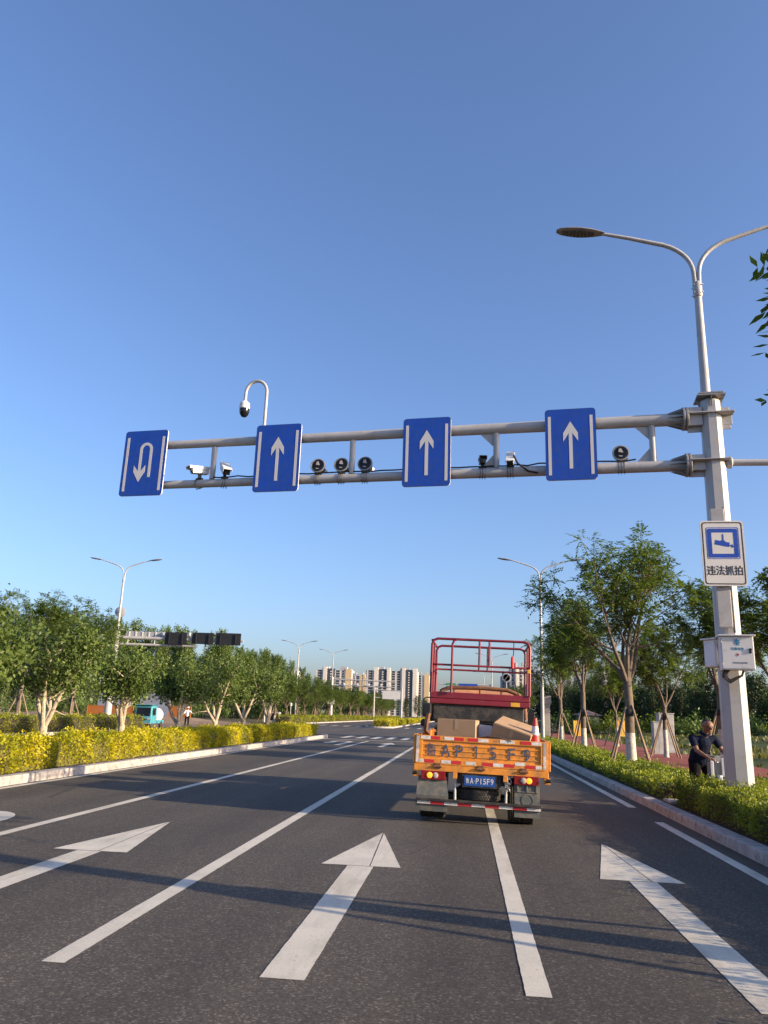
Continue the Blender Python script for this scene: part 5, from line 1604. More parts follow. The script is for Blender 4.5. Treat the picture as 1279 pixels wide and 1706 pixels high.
def make_person(label, loc, rz, J, top, legs, voxel=0.009, hair='short', group=None, sleeve=0.55, tm='navy', lm='trouser'):
    t = thing('person', label, 'person', loc, rz, group)
    hc, eyes, P = head_caps(J['head'], J['look'], J['up'])
    caps = list(hc)
    caps += [(J['neck'], J['head'], 0.060, 0.055), (J['chest'], J['neck'], 0.10, 0.062), (J['pelvis'], J['belly'], 0.125, 0.125), (J['belly'], J['chest'], 0.125, 0.135)]
    for sd in ('l', 'r'):
        sh, el, wr, hp, kn, an = (J[k + sd] for k in ('sh', 'el', 'wr', 'hp', 'kn', 'an'))
        caps += [(J['chest'], sh, 0.10, 0.062), (sh, el, 0.058, 0.042), (el, lerp(el, wr, 0.35), 0.043, 0.042), (lerp(el, wr, 0.35), wr, 0.042, 0.027)]
        caps += [(J['pelvis'], hp, 0.115, 0.098), (hp, kn, 0.096, 0.060), (kn, lerp(kn, an, 0.35), 0.060, 0.058), (lerp(kn, an, 0.35), an, 0.058, 0.040)]
        ft = J['ft' + sd]
        caps += [(an, (an[0], an[1], 0.045), 0.042, 0.045), ((an[0], an[1], 0.04), ft, 0.042, 0.036)]
        caps += hand(wr, J['hd' + sd], J['hn' + sd], 1 if sd == 'l' else -1)
    body = capsules(caps, voxel, 'body', 'skin', t)
    # shirt
    sc = [(J['pelvis'], J['belly'], 0.150, 0.150), (J['belly'], J['chest'], 0.150, 0.155), (J['chest'], lerp(J['chest'], J['neck'], 0.55), 0.13, 0.082)]
    pv, bl = Vector(J['pelvis']), Vector(J['belly'])
    hem = pv - (bl - pv).normalized() * 0.06
    for sg in (-1, 1):
        sc.append((hem + Vector((0.055 * sg, 0, 0)), bl + Vector((0.05 * sg, 0, 0)), 0.138, 0.130))
    for sd in ('l', 'r'):
        sh, el = J['sh' + sd], J['el' + sd]
        sc += [(J['chest'], sh, 0.125, 0.068), (sh, lerp(sh, el, sleeve), 0.066, 0.066)]
    capsules(sc, voxel * 1.1, 'shirt', tm, t, 2)
    col = MB()
    nk = Vector(J['neck']); ax = (Vector(J['head']) - nk).normalized()
    T = Matrix.Translation(nk + ax * 0.005) @ ax.to_track_quat('Z', 'Y').to_matrix().to_4x4()
    col.lathe([(0.092, -0.02), (0.078, 0.035), (0.072, 0.036), (0.078, -0.02)], 18, T).build('collar', tm, t)
    tc = [(J['pelvis'], hem, 0.142, 0.140)]
    for sd in ('l', 'r'):
        hp, kn, an = J['hp' + sd], J['kn' + sd], J['an' + sd]
        tc += [(J['pelvis'], hp, 0.136, 0.118), (hp, kn, 0.114, 0.085), (kn, (an[0], an[1], an[2] + 0.01), 0.083, 0.074)]
        sb_ = [((an[0], an[1], 0.05), J['ft' + sd], 0.052, 0.045)]
        capsules(sb_, voxel, 'shoe', 'black', t)
    capsules(tc, voxel * 1.1, 'trousers', lm, t, 2)
    ey = MB()
    for e in eyes: ey.sphere(tuple(e), 0.011, 8, 6)
    ey.build('eyes', 'black', body)
    hr = MB()
    if hair == 'short':
        hc_ = [(P(-0.040, 0, 0.048), P(-0.018, 0, 0.050), 0.083, 0.078), (P(-0.055, 0.02, 0.0), P(-0.055, -0.02, 0.0), 0.062, 0.062)]
        capsules(hc_, 0.008, 'hair', 'hair', t)
    else:
        hr.lathe([(0.105, -0.01), (0.16, -0.02), (0.105, 0.02), (0.09, 0.08), (0.03, 0.105)], 18, Matrix.Translation(P(0, 0, 0.055))).build('hat', 'whitecloth', t)
    return t

# man leaning over the handlebar; in his own frame -y is towards the camera
J = dict(head=(0.05, -0.24, 1.585), look=(0.38, -0.88, -0.34), up=(0.08, -0.34, 0.94), neck=(0.03, -0.13, 1.44), chest=(0.0, -0.07, 1.25), belly=(-0.03, 0.0, 1.04), pelvis=(-0.03, 0.05, 0.92),
         shl=(0.20, -0.09, 1.345), shr=(-0.19, -0.09, 1.345),
         ell=(0.31, -0.16, 1.11), wrl=(0.33, -0.38, 1.01), hdl=(0.15, -0.9, -0.25), hnl=(0, 0.1, -1),
         elr=(-0.17, -0.25, 1.10), wrr=(-0.06, -0.44, 0.985), hdr=(0.80, -0.45, -0.2), hnr=(0, 0.1, -1),
         hpl=(0.08, 0.05, 0.88), hpr=(-0.12, 0.05, 0.88), knl=(0.11, 0.02, 0.48), knr=(-0.15, 0.0, 0.48), anl=(0.12, 0.08, 0.08), anr=(-0.17, 0.08, 0.08), ftl=(0.14, -0.08, 0.04), ftr=(-0.20, -0.08, 0.04))
man = make_person('man with cropped hair in navy polo shirt leaning over a white bicycle', (4.82, 16.95, 0.10), 4, J, None, None, 0.0075)

man.scale = (1.14, 1.08, 1.0)
# white shared bicycle, front towards the camera
B = thing('bicycle', 'white bicycle held by the man in navy, partly hidden by the octagonal pole', 'bicycle', (4.97, 16.45, 0.10), -8)
def bwheel(y):
    T = Matrix.Translation((0, y, 0.33)) @ Matrix.Rotation(R(90), 4, 'Y')
    n = 28
    pts = [(0, y + 0.315 * math.cos(2 * math.pi * k / n), 0.33 + 0.315 * math.sin(2 * math.pi * k / n)) for k in range(n + 1)]
    w_ = MB().tube(pts, 0.022, 8, cap=False).build('tyre', 'rubber', B)
    sp_ = MB().tube([(-0.05, y, 0.33), (0.05, y, 0.33)], 0.025, 8)
    for k in range(14):
        a = 2 * math.pi * k / 14
        sp_.tube([(0, y, 0.33), (0, y + 0.3 * math.cos(a), 0.33 + 0.3 * math.sin(a))], 0.003, 4)
    sp_.build('spokes', 'galv', w_)
bwheel(0.0); bwheel(1.05)
fk = MB()
for sg in (-1, 1): fk.tube([(sg * 0.06, 0.0, 0.33), (sg * 0.055, 0.07, 0.70), (0, 0.10, 0.74)], [0.024, 0.03, 0.03], 8)
fk.tube([(0, 0.10, 0.72), (0, 0.17, 0.98)], 0.034, 10)
fk.build('fork', 'white_metal', B)
mg = MB()
for y in (0.0, 1.05):
    n = 14
    vs, fs = [], []
    for k in range(n + 1):
        a = R(10 + 170 * k / n)
        for x in (-0.05, 0.05):
            vs.append((x, y - 0.36 * math.cos(a), 0.33 + 0.36 * math.sin(a)))
    fs = [(2 * k, 2 * k + 1, 2 * k + 3, 2 * k + 2) for k in range(n)]
    mg.add(vs, fs)
mgo = mg.build('mudguard', 'white_metal', B)
sd_ = mgo.modifiers.new('solid', 'SOLIDIFY'); sd_.thickness = 0.006
fm = MB()
fm.tube([(0, 0.15, 0.90), (0, 0.40, 0.50), (0, 0.62, 0.36), (0, 1.05, 0.33)], 0.035, 10)
fm.tube([(0, 0.55, 0.36), (0, 0.72, 0.86)], 0.028, 10)
fm.build('frame', 'white_metal', B)
sdl = MB().sphere((0, 0.76, 0.90), (0.09, 0.14, 0.04)).build('saddle', 'black', B)
hb_ = MB().tube([(-0.30, 0.22, 1.0), (-0.22, 0.14, 1.03), (0, 0.14, 1.0), (0.22, 0.14, 1.03), (0.30, 0.22, 1.0)], 0.014, 8).build('handlebar', 'galv_dark', B)
for sg in (-1, 1): MB().tube([(sg * 0.23, 0.15, 1.03), (sg * 0.31, 0.23, 1.0)], 0.019, 8).build('grip', 'black', hb_)
MB().tube([(0, 0.10, 0.97), (0, 0.02, 0.97)], [0.05, 0.06], 14).build('headlamp', 'galv', B)
bs = MB()
bs.b2(-0.19, 0.19, -0.10, -0.09, 0.62, 0.90); bs.b2(-0.19, -0.18, -0.09, 0.10, 0.62, 0.90); bs.b2(0.18, 0.19, -0.09, 0.10, 0.62, 0.90); bs.b2(-0.18, 0.18, -0.09, 0.10, 0.62, 0.63)
bs.build('basket', 'galv_dark', B, smooth=False)
ls = MB()
ls.b2(-0.16, -0.10, -0.13, -0.105, 0.25, 0.93); ls.build('front_leg', 'white_metal', B, smooth=False, bevel=0.01)
ls = MB(); ls.b2(0.04, 0.115, -0.14, -0.105, 0.20, 0.99); ls.build('front_leg', 'white_metal', B, smooth=False, bevel=0.01)

# worker in white by the left verge
J2 = dict(J); J2.update(head=(0.02, -0.12, 1.60), look=(0.5, -0.8, -0.4), up=(0, -0.1, 1), neck=(0, -0.06, 1.45), chest=(0, -0.03, 1.27), hdl=(0.6, -0.3, -0.7), ell=(0.40, -0.10, 1.15), wrl=(0.52, -0.2, 1.2), elr=(-0.30, -0.15, 1.12), wrr=(-0.36, -0.36, 1.05), hdr=(-0.1, -0.8, -0.5))
make_person('worker in white shirt with a long tool on the far left verge', (-26.2, 73, 0), 10, J2, None, None, 0.013, 'hat', None, 0.9, 'whitecloth', 'trouser')
tag(MB().tube([(-26.62, 72.55, 1.12), (-27.5, 72.5, 0.0)], 0.02, 6).build('tool_handle', 'stake'), 'long wooden tool handle held by the worker in white', 'tool')

# ------------------------------------------------------------------ teal three wheeled truck
K = thing('light_truck', 'small teal and white utility truck with an open fronted cab across the median', 'truck', (-24.9, 60.5, 0), 2)
# own frame: front towards -y
cb = MB()
sec = [(-1.18, 0.35), (-1.22, 0.75), (-1.05, 1.62), (-0.9, 1.72), (0.05, 1.74), (0.10, 1.60), (0.12, 0.35)]
ws = [0.66, 0.68, 0.62, 0.60, 0.60, 0.64, 0.67]
m_ = len(sec)
vs = [(-w_, y, z) for (y, z), w_ in zip(sec, ws)] + [(w_, y, z) for (y, z), w_ in zip(sec, ws)]
cb.add(vs, [tuple(range(m_)), tuple(range(2 * m_ - 1, m_ - 1, -1))] + [(i, (i + 1) % m_, m_ + (i + 1) % m_, m_ + i) for i in range(m_)])
cab = cb.build('cab', 'teal', K, smooth=False, bevel=0.05, seg=3)
ty = lambda z: -1.22 + (z - 0.75) * 0.17 / 0.87
MB().add([(-0.56, ty(0.92) - 0.012, 0.92), (0.56, ty(0.92) - 0.012, 0.92), (0.54, ty(1.56) - 0.012, 1.56), (-0.54, ty(1.56) - 0.012, 1.56), (-0.56, ty(0.92) + 0.03, 0.92), (0.56, ty(0.92) + 0.03, 0.92), (0.54, ty(1.56) + 0.03, 1.56), (-0.54, ty(1.56) + 0.03, 1.56)],
         [(0, 1, 2, 3), (7, 6, 5, 4), (0, 4, 5, 1), (1, 5, 6, 2), (2, 6, 7, 3), (3, 7, 4, 0)]).build('windscreen', 'glass', cab, smooth=False)
for sg in (-1, 1):
    MB().b2(sg * 0.645 - 0.02, sg * 0.645 + 0.025, -0.85, -0.25, 0.98, 1.52).build('side_window', 'glass', cab, smooth=False)
    MB().b2(sg * 0.46 - 0.10, sg * 0.46 + 0.10, -1.245, -1.20, 0.66, 0.78).build('headlight', 'lampclear', cab, smooth=False, bevel=0.015)
    mr = MB().tube([(sg * 0.64, -1.0, 1.3), (sg * 0.80, -1.05, 1.28)], 0.012, 6); mr.box((sg * 0.82, -1.05, 1.2), (0.1, 0.04, 0.2))
    mr.build('door_mirror', 'black', cab, smooth=False)
MB().b2(-0.25, 0.25, -1.25, -1.20, 0.60, 0.72).build('grille', 'black', cab, smooth=False)
MB().b2(-0.66, 0.66, -1.26, -1.16, 0.32, 0.42).build('front_bumper', 'galv_dark', K, smooth=False, bevel=0.02)
MB().prism([(-0.72, 1.74), (0.72, 1.74), (0.68, 1.79), (-0.68, 1.79)], -1.18, 0.14).build('roof', 'teal', cab, smooth=False, bevel=0.015)
tk = MB()
n = 16
T = Matrix.Translation((0, 0.30, 1.0)) @ Matrix.Rotation(R(-90), 4, 'X') @ Matrix.Diagonal((1, 0.92, 1, 1))
tk.lathe([(0.3, 0.0), (0.55, 0.03), (0.62, 0.12), (0.62, 1.35), (0.55, 1.45), (0.3, 1.48)], 24, T)
tk.build('white_tank', 'whitecloth', K)
MB().b2(-0.62, 0.62, 0.2, 1.85, 0.36, 0.62).build('load_bed', 'teal', K, smooth=False, bevel=0.02)
for x, y in ((-0.55, -0.80), (0.55, -0.80), (-0.58, 1.3), (0.58, 1.3)): wheel(x, y, 0.27, 0.15, K)

# ------------------------------------------------------------------ gantries and signs farther off
G2 = thing('sign_gantry', 'gantry across the opposite carriageway seen from behind, its dark sign backs above the median trees', 'gantry', (-26.9, 57.5, 0), 4)
MB().tube([(0, 0, 0), (0, 0, 7.4)], [0.30, 0.22], 10).build('pole', 'galv', G2)
MB().b2(-0.35, 0.35, -0.35, 0.35, 7.35, 7.4).build('pole_cap', 'galv_dark', G2, smooth=False)
MB().tube([(0.2, 0, 6.75), (9.9, 0, 6.75)], [0.14, 0.09], 12).build('arm', 'galv', G2)
MB().tube([(0.2, 0, 6.25), (6.4, 0, 6.25)], [0.11, 0.08], 12).build('lower_arm', 'galv', G2)
for x in (0.9, 3.0, 5.8): MB().tube([(x, 0, 6.25), (x, 0, 6.75)], 0.045, 8).build('strut', 'galv', G2)
MB().b2(-0.75, -0.05, -0.3, -0.27, 3.0, 3.75).build('notice_back', 'signback', G2, smooth=False)
make_lamp('street lamp on top of the left gantry pole with both arms against the sky', (-26.9, 57.5, 0), 3, split=gz(11.88) + 0.6, pole_from=7.4)
T4 = Matrix.Rotation(R(4), 3, 'Z')
def g2pt(x, y, z):
    p = T4 @ Vector((x, y, 0)); return (-26.9 + p.x, 57.5 + p.y, z)
for x0, x1, zc, hh, lab in ((3.85, 5.55, 6.68, 0.95, 'leftmost of the dark sign backs on the far gantry arm'), (5.95, 7.62, 6.75, 0.88, 'middle one of the dark sign backs on the far gantry arm'), (7.78, 9.75, 6.75, 0.92, 'dark sign back at the free end of the far gantry arm')):
    t = thing('lane_sign', lab, 'road sign', g2pt((x0 + x1) / 2, -0.2, zc + 0.1), 4)
    w_ = x1 - x0
    MB().prism(rrect(-w_ / 2, w_ / 2, -hh / 2, hh / 2, 0.05), -0.015, 0.015).build('panel', 'signdark', t, smooth=False)
    bkk = MB()
    for sg in (-0.3, 0.3): bkk.b2(sg * w_ - 0.03, sg * w_ + 0.03, -0.11, -0.016, -hh * 0.4, hh * 0.4)
    bkk.build('mounting_bracket', 'signdark', t, smooth=False)
t = thing('lane_sign', 'long pale sign back with upright ribs on the far gantry arm nearest its pole', 'road sign', g2pt(2.2, 0.2, 6.95), 4)
MB().b2(-1.55, 1.5, -0.012, 0.012, -0.32, 0.32).build('panel', 'signback', t, smooth=False)
for k in range(6): MB().b2(-1.3 + k * 0.52 - 0.045, -1.3 + k * 0.52 + 0.045, -0.05, -0.0135, -0.30, 0.30).build('rib', 'signwhite', t, smooth=False)
for x in (3.72, 5.75):
    t = thing('traffic_detector', 'white round detector on the far gantry arm %s' % ('beside the pale ribbed sign' if x < 4 else 'between two dark sign backs'), 'detector', g2pt(x, 0, 6.95), 4)
    MB().lathe([(0.05, -0.1), (0.12, -0.08), (0.2, 0.05), (0.18, 0.2), (0.05, 0.26)], 14, Matrix.Translation((0, 0, 0.05))).build('housing', 'whitecloth', t)
    MB().b2(-0.05, 0.05, -0.05, 0.05, -0.25, 0.0).build('bracket', 'galv', t, smooth=False)
t = thing('round_sign', 'round grey sign back high on the left lamp pole', 'road sign', g2pt(-0.05, 0.22, 8.75), 4)
MB().lathe([(0.40, -0.012), (0.42, 0), (0.40, 0.012)], 28, Matrix.Rotation(R(90), 4, 'X')).build('disc', 'signback', t)
MB().b2(-0.05, 0.05, -0.15, -0.013, -0.05, 0.05).build('bracket', 'galv_dark', t, smooth=False)

G3 = thing('sign_gantry', 'distant grey camera gantry reaching over the road beyond the junction on the left', 'gantry', (-25.6, 150, 0), 0)
MB().tube([(0, 0, 0), (0, 0, 8.3)], [0.36, 0.26], 10).build('pole', 'galv', G3)
for z in (8.1, 7.0): MB().tube([(0.2, 0, z - 0.2), (12.4, 0, z - 0.35)], [0.15, 0.11], 10).build('beam', 'galv', G3)
for x in (3, 6, 9, 12.3): MB().tube([(x, 0, 6.75), (x, 0, 7.85)], 0.06, 6).build('strut', 'galv', G3)
for x in (2.4, 5.0, 7.2, 9.6, 11.3): MB().box((x, -0.1, 7.05), (0.3, 0.55, 0.28), rotm('X', 15)).build('camera_box', 'white_metal', G3, smooth=False)
MB().b2(-0.6, 0.6, -0.4, 0.2, 3.2, 4.0).build('cabinet', 'white_metal', G3, smooth=False)
make_lamp('street lamp on top of the distant camera gantry pole', (-25.6, 150, 0), 0, split=12.4, pole_from=8.3)
G4 = thing('overhead_sign', 'distant two post frame with a pale sign back, right of the distant camera gantry', 'sign frame', (-22.6, 196, 0), 0)
for x in (0, 6.9): MB().tube([(x, 0, 0), (x, 0, 8.1)], [0.22, 0.18], 8).build('post', 'galv', G4)
for z in (5.6, 7.5): MB().tube([(0, 0, z), (6.9, 0, z)], 0.11, 8).build('beam', 'galv', G4)
MB().b2(2.1, 6.6, -0.25, -0.2, 5.3, 7.3).build('panel', 'signwhite', G4, smooth=False)
G5 = thing('sign_gantry', 'distant gantry with a green and a blue board seen under the lift railing', 'gantry', (5.6, 170, 0), 0)
MB().tube([(0, 0, 0), (0, 0, 8.6)], [0.3, 0.22], 10).build('pole', 'galv', G5)
for z in (8.4, 7.4): MB().tube([(0, 0, z), (-11.2, 0, z)], 0.12, 8).build('beam', 'galv', G5)
gb = MB().b2(-9.6, -7.6, -0.2, -0.16, 7.2, 8.6).build('green_board', 'signgreen', G5, smooth=False)
bb = MB().b2(-6.9, -2.9, -0.2, -0.16, 7.0, 8.6).build('blue_board', 'signblue', G5, smooth=False)
tt = MB()
for k in range(4): tt.b2(-9.4 + k * 0.42, -9.1 + k * 0.42, -0.212, -0.205, 7.9, 8.2)
tt.build('board_marks', 'signwhite', gb, smooth=False)
t = thing('round_sign', 'small round speed sign on a thin post seen through the lift railing', 'road sign', (5.0, 96, 0.1), 0)
MB().tube([(0, 0, 0), (0, 0, 6.6)], 0.06, 8).build('post', 'galv', t)
dsc = MB().lathe([(0.52, -0.01), (0.54, 0), (0.52, 0.01)], 24, Matrix.Translation((0, -0.1, 6.35)) @ Matrix.Rotation(R(90), 4, 'X')).build('disc', 'signwhite', t)
rr = MB().lathe([(0.50, 0), (0.50, 0.006), (0.40, 0.006), (0.40, 0)], 24, Matrix.Translation((0, -0.112, 6.35)) @ Matrix.Rotation(R(90), 4, 'X')).build('dark_ring', 'inkgrey', dsc)
MB().box((0, -0.115, 6.35), (0.08, 0.006, 0.8), rotm('Y', 40)).build('slash', 'inkgrey', dsc, smooth=False)
t = thing('marker_post', 'grey concrete marker post beside the street lamp behind the truck', 'post', (6.0, 59, 0.1), 0)
MB().b2(-0.2, 0.2, -0.15, 0.15, 0, 3.0).build('shaft', 'conc', t, smooth=False, bevel=0.02)
MB().b2(-0.28, 0.28, -0.2, 0.2, 2.72, 3.3).build('top_block', 'conc', t, smooth=False, bevel=0.02)

# ------------------------------------------------------------------ odds and ends along the verges
for loc, rz, d, lab in (((10.5, 45.0, 0.1), 3, (0.5, 0.45, 1.65), 'lower of two white utility cabinets behind a staked tree on the red path'), ((11.55, 47.5, 0.1), 3, (0.85, 0.6, 2.15), 'taller of two white utility cabinets behind a staked tree on the red path')):
    t = thing('utility_cabinet', lab, 'cabinet', loc, rz)
    MB().b2(-d[0] / 2, d[0] / 2, -d[1] / 2, d[1] / 2, 0.06, d[2]).build('body', 'cabgrey', t, smooth=False, bevel=0.01)
    MB().b2(-d[0] / 2 - 0.04, d[0] / 2 + 0.04, -d[1] / 2 - 0.04, d[1] / 2 + 0.04, d[2] + 0.002, d[2] + 0.05).build('roof', 'cabgrey', t, smooth=False, bevel=0.01)
    for sg in (-1, 1):
        MB().b2(min(sg * 0.01, sg * d[0] * 0.47), max(sg * 0.01, sg * d[0] * 0.47), -d[1] / 2 - 0.012, -d[1] / 2 - 0.002, 0.12, d[2] - 0.06).build('door', 'cabgrey', t, smooth=False, bevel=0.004)
    MB().b2(-d[0] / 2 - 0.05, d[0] / 2 + 0.05, -d[1] / 2 - 0.05, d[1] / 2 + 0.05, -0.1, 0.058).build('plinth', 'conc', t, smooth=False)
t = thing('guard_booth', 'small beige guard booth with a hipped roof in front of the dark grove', 'booth', (15.7, 104, 0.1), 8)
MB().b2(-1.2, 1.2, -1.0, 1.0, -0.5, 2.3).build('wall', 'booth', t, smooth=False)
MB().add([(-1.6, -1.4, 2.3), (1.6, -1.4, 2.3), (1.6, 1.4, 2.3), (-1.6, 1.4, 2.3), (0, 0, 2.95)], [(0, 1, 4), (1, 2, 4), (2, 3, 4), (3, 0, 4), (3, 2, 1, 0)]).build('roof', 'roofred', t, smooth=False)
MB().b2(-0.7, 0.1, -1.02, -0.99, 0.9, 1.7).build('window', 'glass', t, smooth=False)
MB().b2(0.35, 0.95, -1.02, -0.99, 0.0, 1.9).build('door', 'signback', t, smooth=False)
def barrier(label, loc, rz, w_, h_, mt, group, name='barrier'):
    t = thing(name, label, 'barrier', loc, rz, group)
    sl__ = MB()
    nb = max(3, int(w_ / 0.16))
    for k in range(nb): sl__.b2(-w_ / 2 + k * w_ / nb + 0.012, -w_ / 2 + (k + 1) * w_ / nb - 0.012, -0.012, 0.012, 0.12, h_ - 0.06)
    sl__.build('slats', mt, t, smooth=False)
    fr_ = MB(); fr_.b2(-w_ / 2, w_ / 2, -0.025, 0.025, h_ - 0.06, h_); fr_.b2(-w_ / 2, w_ / 2, -0.025, 0.025, 0.08, 0.13)
    fr_.b2(-w_ / 2 - 0.03, -w_ / 2 + 0.03, -0.03, 0.03, -0.1, h_); fr_.b2(w_ / 2 - 0.03, w_ / 2 + 0.03, -0.03, 0.03, -0.1, h_)
    fr_.build('frame', mt, t, smooth=False)
    return t
barrier('yellow barrier panel right of the guard booth', (14.6, 76, 0.35), 10, 1.25, 1.5, 'fenceye', None)
barrier('orange yellow barrier panel left of the guard booth, behind a staked tree', (11.0, 78.5, 0.2), 10, 1.0, 1.5, 'fenceye', None)
barrier('orange barrier panel left of the teal truck, in front of the grey hoardings', (-42.3, 91, 0.3), -8, 6.2, 1.25, 'fenceor', None)
barrier('orange barrier panel between two median trees right of the teal truck', (-34.0, 92, 0.25), -8, 2.9, 1.55, 'fenceor', None)
for loc, w_, h_, lab in (((-43.5, 94.5, 0.5), 4.6, 2.7, 'left grey hoarding panel behind the orange barrier and far gantry pole'), ((-38.4, 95, 0.5), 4.2, 2.75, 'right grey hoarding panel behind the teal truck')):
    t = thing('hoarding', lab, 'hoarding', loc, -8)
    MB().b2(-w_ / 2, w_ / 2, -0.03, 0.03, 0.0, h_).build('panel', 'hoard', t, smooth=False)
    rb = MB()
    for k in range(4): x = -w_ / 2 + 0.1 + k * (w_ - 0.2) / 3; rb.b2(x - 0.04, x + 0.04, 0.03, 0.11, -0.4, h_)
    rb.build('post', 'galv_dark', t, smooth=False)
    kn = MB()
    for x, z in ((-0.8, 2.1), (0.9, 1.5), (0.3, 0.9)): kn.b2(x - 0.13, x + 0.13, -0.036, -0.031, z - 0.1, z + 0.1)
    kn.build('patch', 'inkgrey', t, smooth=False)
t = thing('transformer_box', 'dark grey transformer box at the far corner left of the street lamp', 'cabinet', (-27.6, 113, 0), 0)
MB().b2(-0.9, 0.9, -0.6, 0.6, 0.1, 1.45).build('body', 'signback', t, smooth=False, bevel=0.03)
MB().b2(-0.75, 0.75, -0.62, -0.605, 0.25, 1.3).build('dark_door', 'glass', t, smooth=False)
MB().b2(-0.95, 0.95, -0.65, 0.65, -0.1, 0.098).build('plinth', 'conc', t, smooth=False)
for x, y, lab in ((-27.2, 122, 'small white topped bollard lamp between the far street lamp and the staked trees'),):
    t = thing('bollard_lamp', lab, 'lamp', (x, y, 0), 0)
    MB().tube([(0, 0, 0), (0, 0, 2.4)], 0.07, 8).build('post', 'galv', t)
    MB().lathe([(0.1, 2.4), (0.2, 2.45), (0.2, 2.8), (0.1, 2.9)], 14).build('lamp_shade', 'signwhite', t)
t = thing('guide_post', 'thin white post among the median trees near the end of the golden hedge', 'post', (-20.5, 72, 0), 0)
MB().tube([(0, 0, 0), (0, 0, 4.4)], 0.075, 8).build('shaft', 'white_metal', t)
MB().b2(-0.14, 0.14, -0.1, 0.1, 4.4, 4.55).build('cap', 'galv_dark', t, smooth=False)

# ------------------------------------------------------------------ apartment towers far behind
def tower(label, u0, u1, vtop, D, cols, wall='bwall', depth=16, floors=17, crown=()):
    """a slab of flats D metres off; cols = ((from, to, kind), ...) across the front"""
    x0 = (u0 - 774) / F_PX * D; x1 = (u1 - 774) / F_PX * D
    hor = 1194 + 0.035 * ((u0 + u1) / 2 - 774)
    Ht = CAM_H + (hor - vtop) / F_PX * D * 1.0
    w_ = x1 - x0
    t = thing('apartment_tower', label, 'building', ((x0 + x1) / 2, D, 0), 0)
    MB().b2(-w_ / 2, w_ / 2, 0, depth, -1, Ht - 2.5).build('wall', wall, t, smooth=False)
    fh = (Ht - 3) / floors
    for a, b, k in cols:
        xa, xb = -w_ / 2 + w_ * a, -w_ / 2 + w_ * b
        if k == 'pier':
            MB().b2(xa, xb, -1.2, 3, -1, Ht + 0.5).build('pier', 'bwall', t, smooth=False)
        elif k == 'ochre':
            MB().b2(xa, xb, -0.7, 3, -1, Ht - 1).build('pier', 'bochre', t, smooth=False)
        elif k == 'glass':
            MB().b2(xa, xb, -0.3, 2, -1, Ht - 1).build('glazed_bay', 'bglass', t, smooth=False)
            f_ = MB()
            m0, m1 = xa + (xb - xa) * 0.40, xa + (xb - xa) * 0.60
            for j in range(floors): f_.b2(m0, m1, -0.6, -0.31, 1 + j * fh, 1 + j * fh + fh * 0.45)
            f_.build('balcony_panels', 'bwall', t, smooth=False)
        else:
            xm_, hw_ = (xa + xb) / 2, (xb - xa) * 0.36
            xa, xb = xm_ - hw_, xm_ + hw_
            f_ = MB()
            for j in range(floors): f_.b2(xa, xb, -0.12, -0.01, 1.0 + j * fh, 1.0 + j * fh + fh * 0.8)
            f_.build('window_column', 'bglass', t, smooth=False)
            sp_ = MB()
            for j in range(floors): sp_.b2(xa + 0.05, xb - 0.05, -0.4, -0.02, 1.0 + j * fh + fh * 0.84, 1.0 + j * fh + fh * 0.96)
            sp_.build('balcony_ledges', wall, t, smooth=False)
    for k in range(2):
        x = -w_ / 4 + k * w_ / 2
        MB().b2(x - w_ * 0.09, x + w_ * 0.09, 3, 9, Ht - 2.5, Ht + 1.2).build('roof_housing', 'bgrey', t, smooth=False)
    return t
D = 760
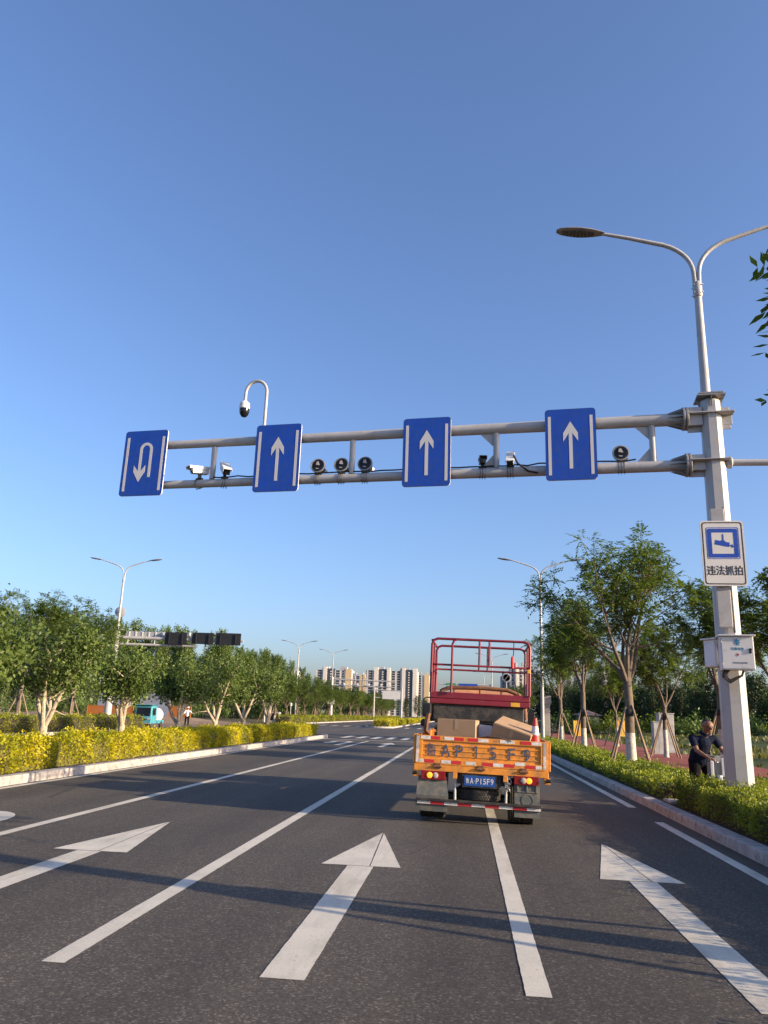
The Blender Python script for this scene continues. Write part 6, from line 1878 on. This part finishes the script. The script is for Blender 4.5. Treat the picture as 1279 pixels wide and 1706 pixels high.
big = ((0.0, 0.02, 'w'), (0.04, 0.14, 'w'), (0.16, 0.24, 'pier'), (0.25, 0.40, 'glass'), (0.41, 0.47, 'pier'), (0.49, 0.58, 'w'), (0.60, 0.68, 'w'), (0.70, 0.76, 'pier'), (0.77, 0.90, 'glass'), (0.91, 0.99, 'pier'))
tower('widest far apartment tower, cream piers and two dark glazed bays, right of the distant gantry', 612, 697, 1117, D, big, floors=18)
tower('narrow cream and ochre far tower just left of the red lift platform', 696, 716, 1125, D + 60, ((0.05, 0.4, 'w'), (0.6, 1.0, 'ochre')), 'bwall', 14)
tower('far apartment tower behind the lamp on the distant gantry, one dark glazed bay', 529, 589, 1115, D, ((0.03, 0.18, 'w'), (0.2, 0.3, 'pier'), (0.31, 0.52, 'glass'), (0.54, 0.68, 'w'), (0.71, 0.78, 'w'), (0.82, 0.99, 'ochre')))
tower('lower ochre striped far tower between the two glazed towers', 588, 611, 1125, D + 40, ((0.1, 0.28, 'w'), (0.36, 0.54, 'w'), (0.6, 0.74, 'ochre'), (0.86, 1.0, 'ochre')))
tower('leftmost small cream far tower peeping over the staked trees', 483, 498, 1116, D + 80, ((0.1, 0.3, 'w'), (0.45, 0.6, 'w'), (0.75, 0.9, 'w')))
tower('cream far tower behind the right side of the lift railing', 846, 876, 1111, 560, ((0.08, 0.22, 'w'), (0.3, 0.4, 'pier'), (0.5, 0.66, 'w'), (0.76, 0.9, 'w')), floors=14)
tower('stepped dark far tower beside the cream one behind the lift railing', 832, 846, 1125, 570, ((0.1, 0.4, 'w'), (0.5, 0.9, 'w')), 'bgrey', floors=13)
tower('grey far tower right of the lift railing behind the leaves', 877, 897, 1117, 600, ((0.1, 0.4, 'w'), (0.5, 0.9, 'w')), 'bgrey', floors=14)
tower('low grey far tower left of the second staked tree', 932, 960, 1124, 640, ((0.1, 0.4, 'w'), (0.5, 0.9, 'w')), 'bgrey')
tower('grey and cream far tower between the second and the largest staked tree', 983, 1009, 1111, 640, ((0.05, 0.35, 'w'), (0.42, 0.58, 'pier'), (0.68, 0.88, 'w')), 'bgrey')
tower('lower cream far tower left of the largest staked trunk', 1008, 1036, 1121, 660, ((0.08, 0.25, 'w'), (0.35, 0.5, 'w'), (0.6, 0.7, 'pier'), (0.8, 0.95, 'w')))
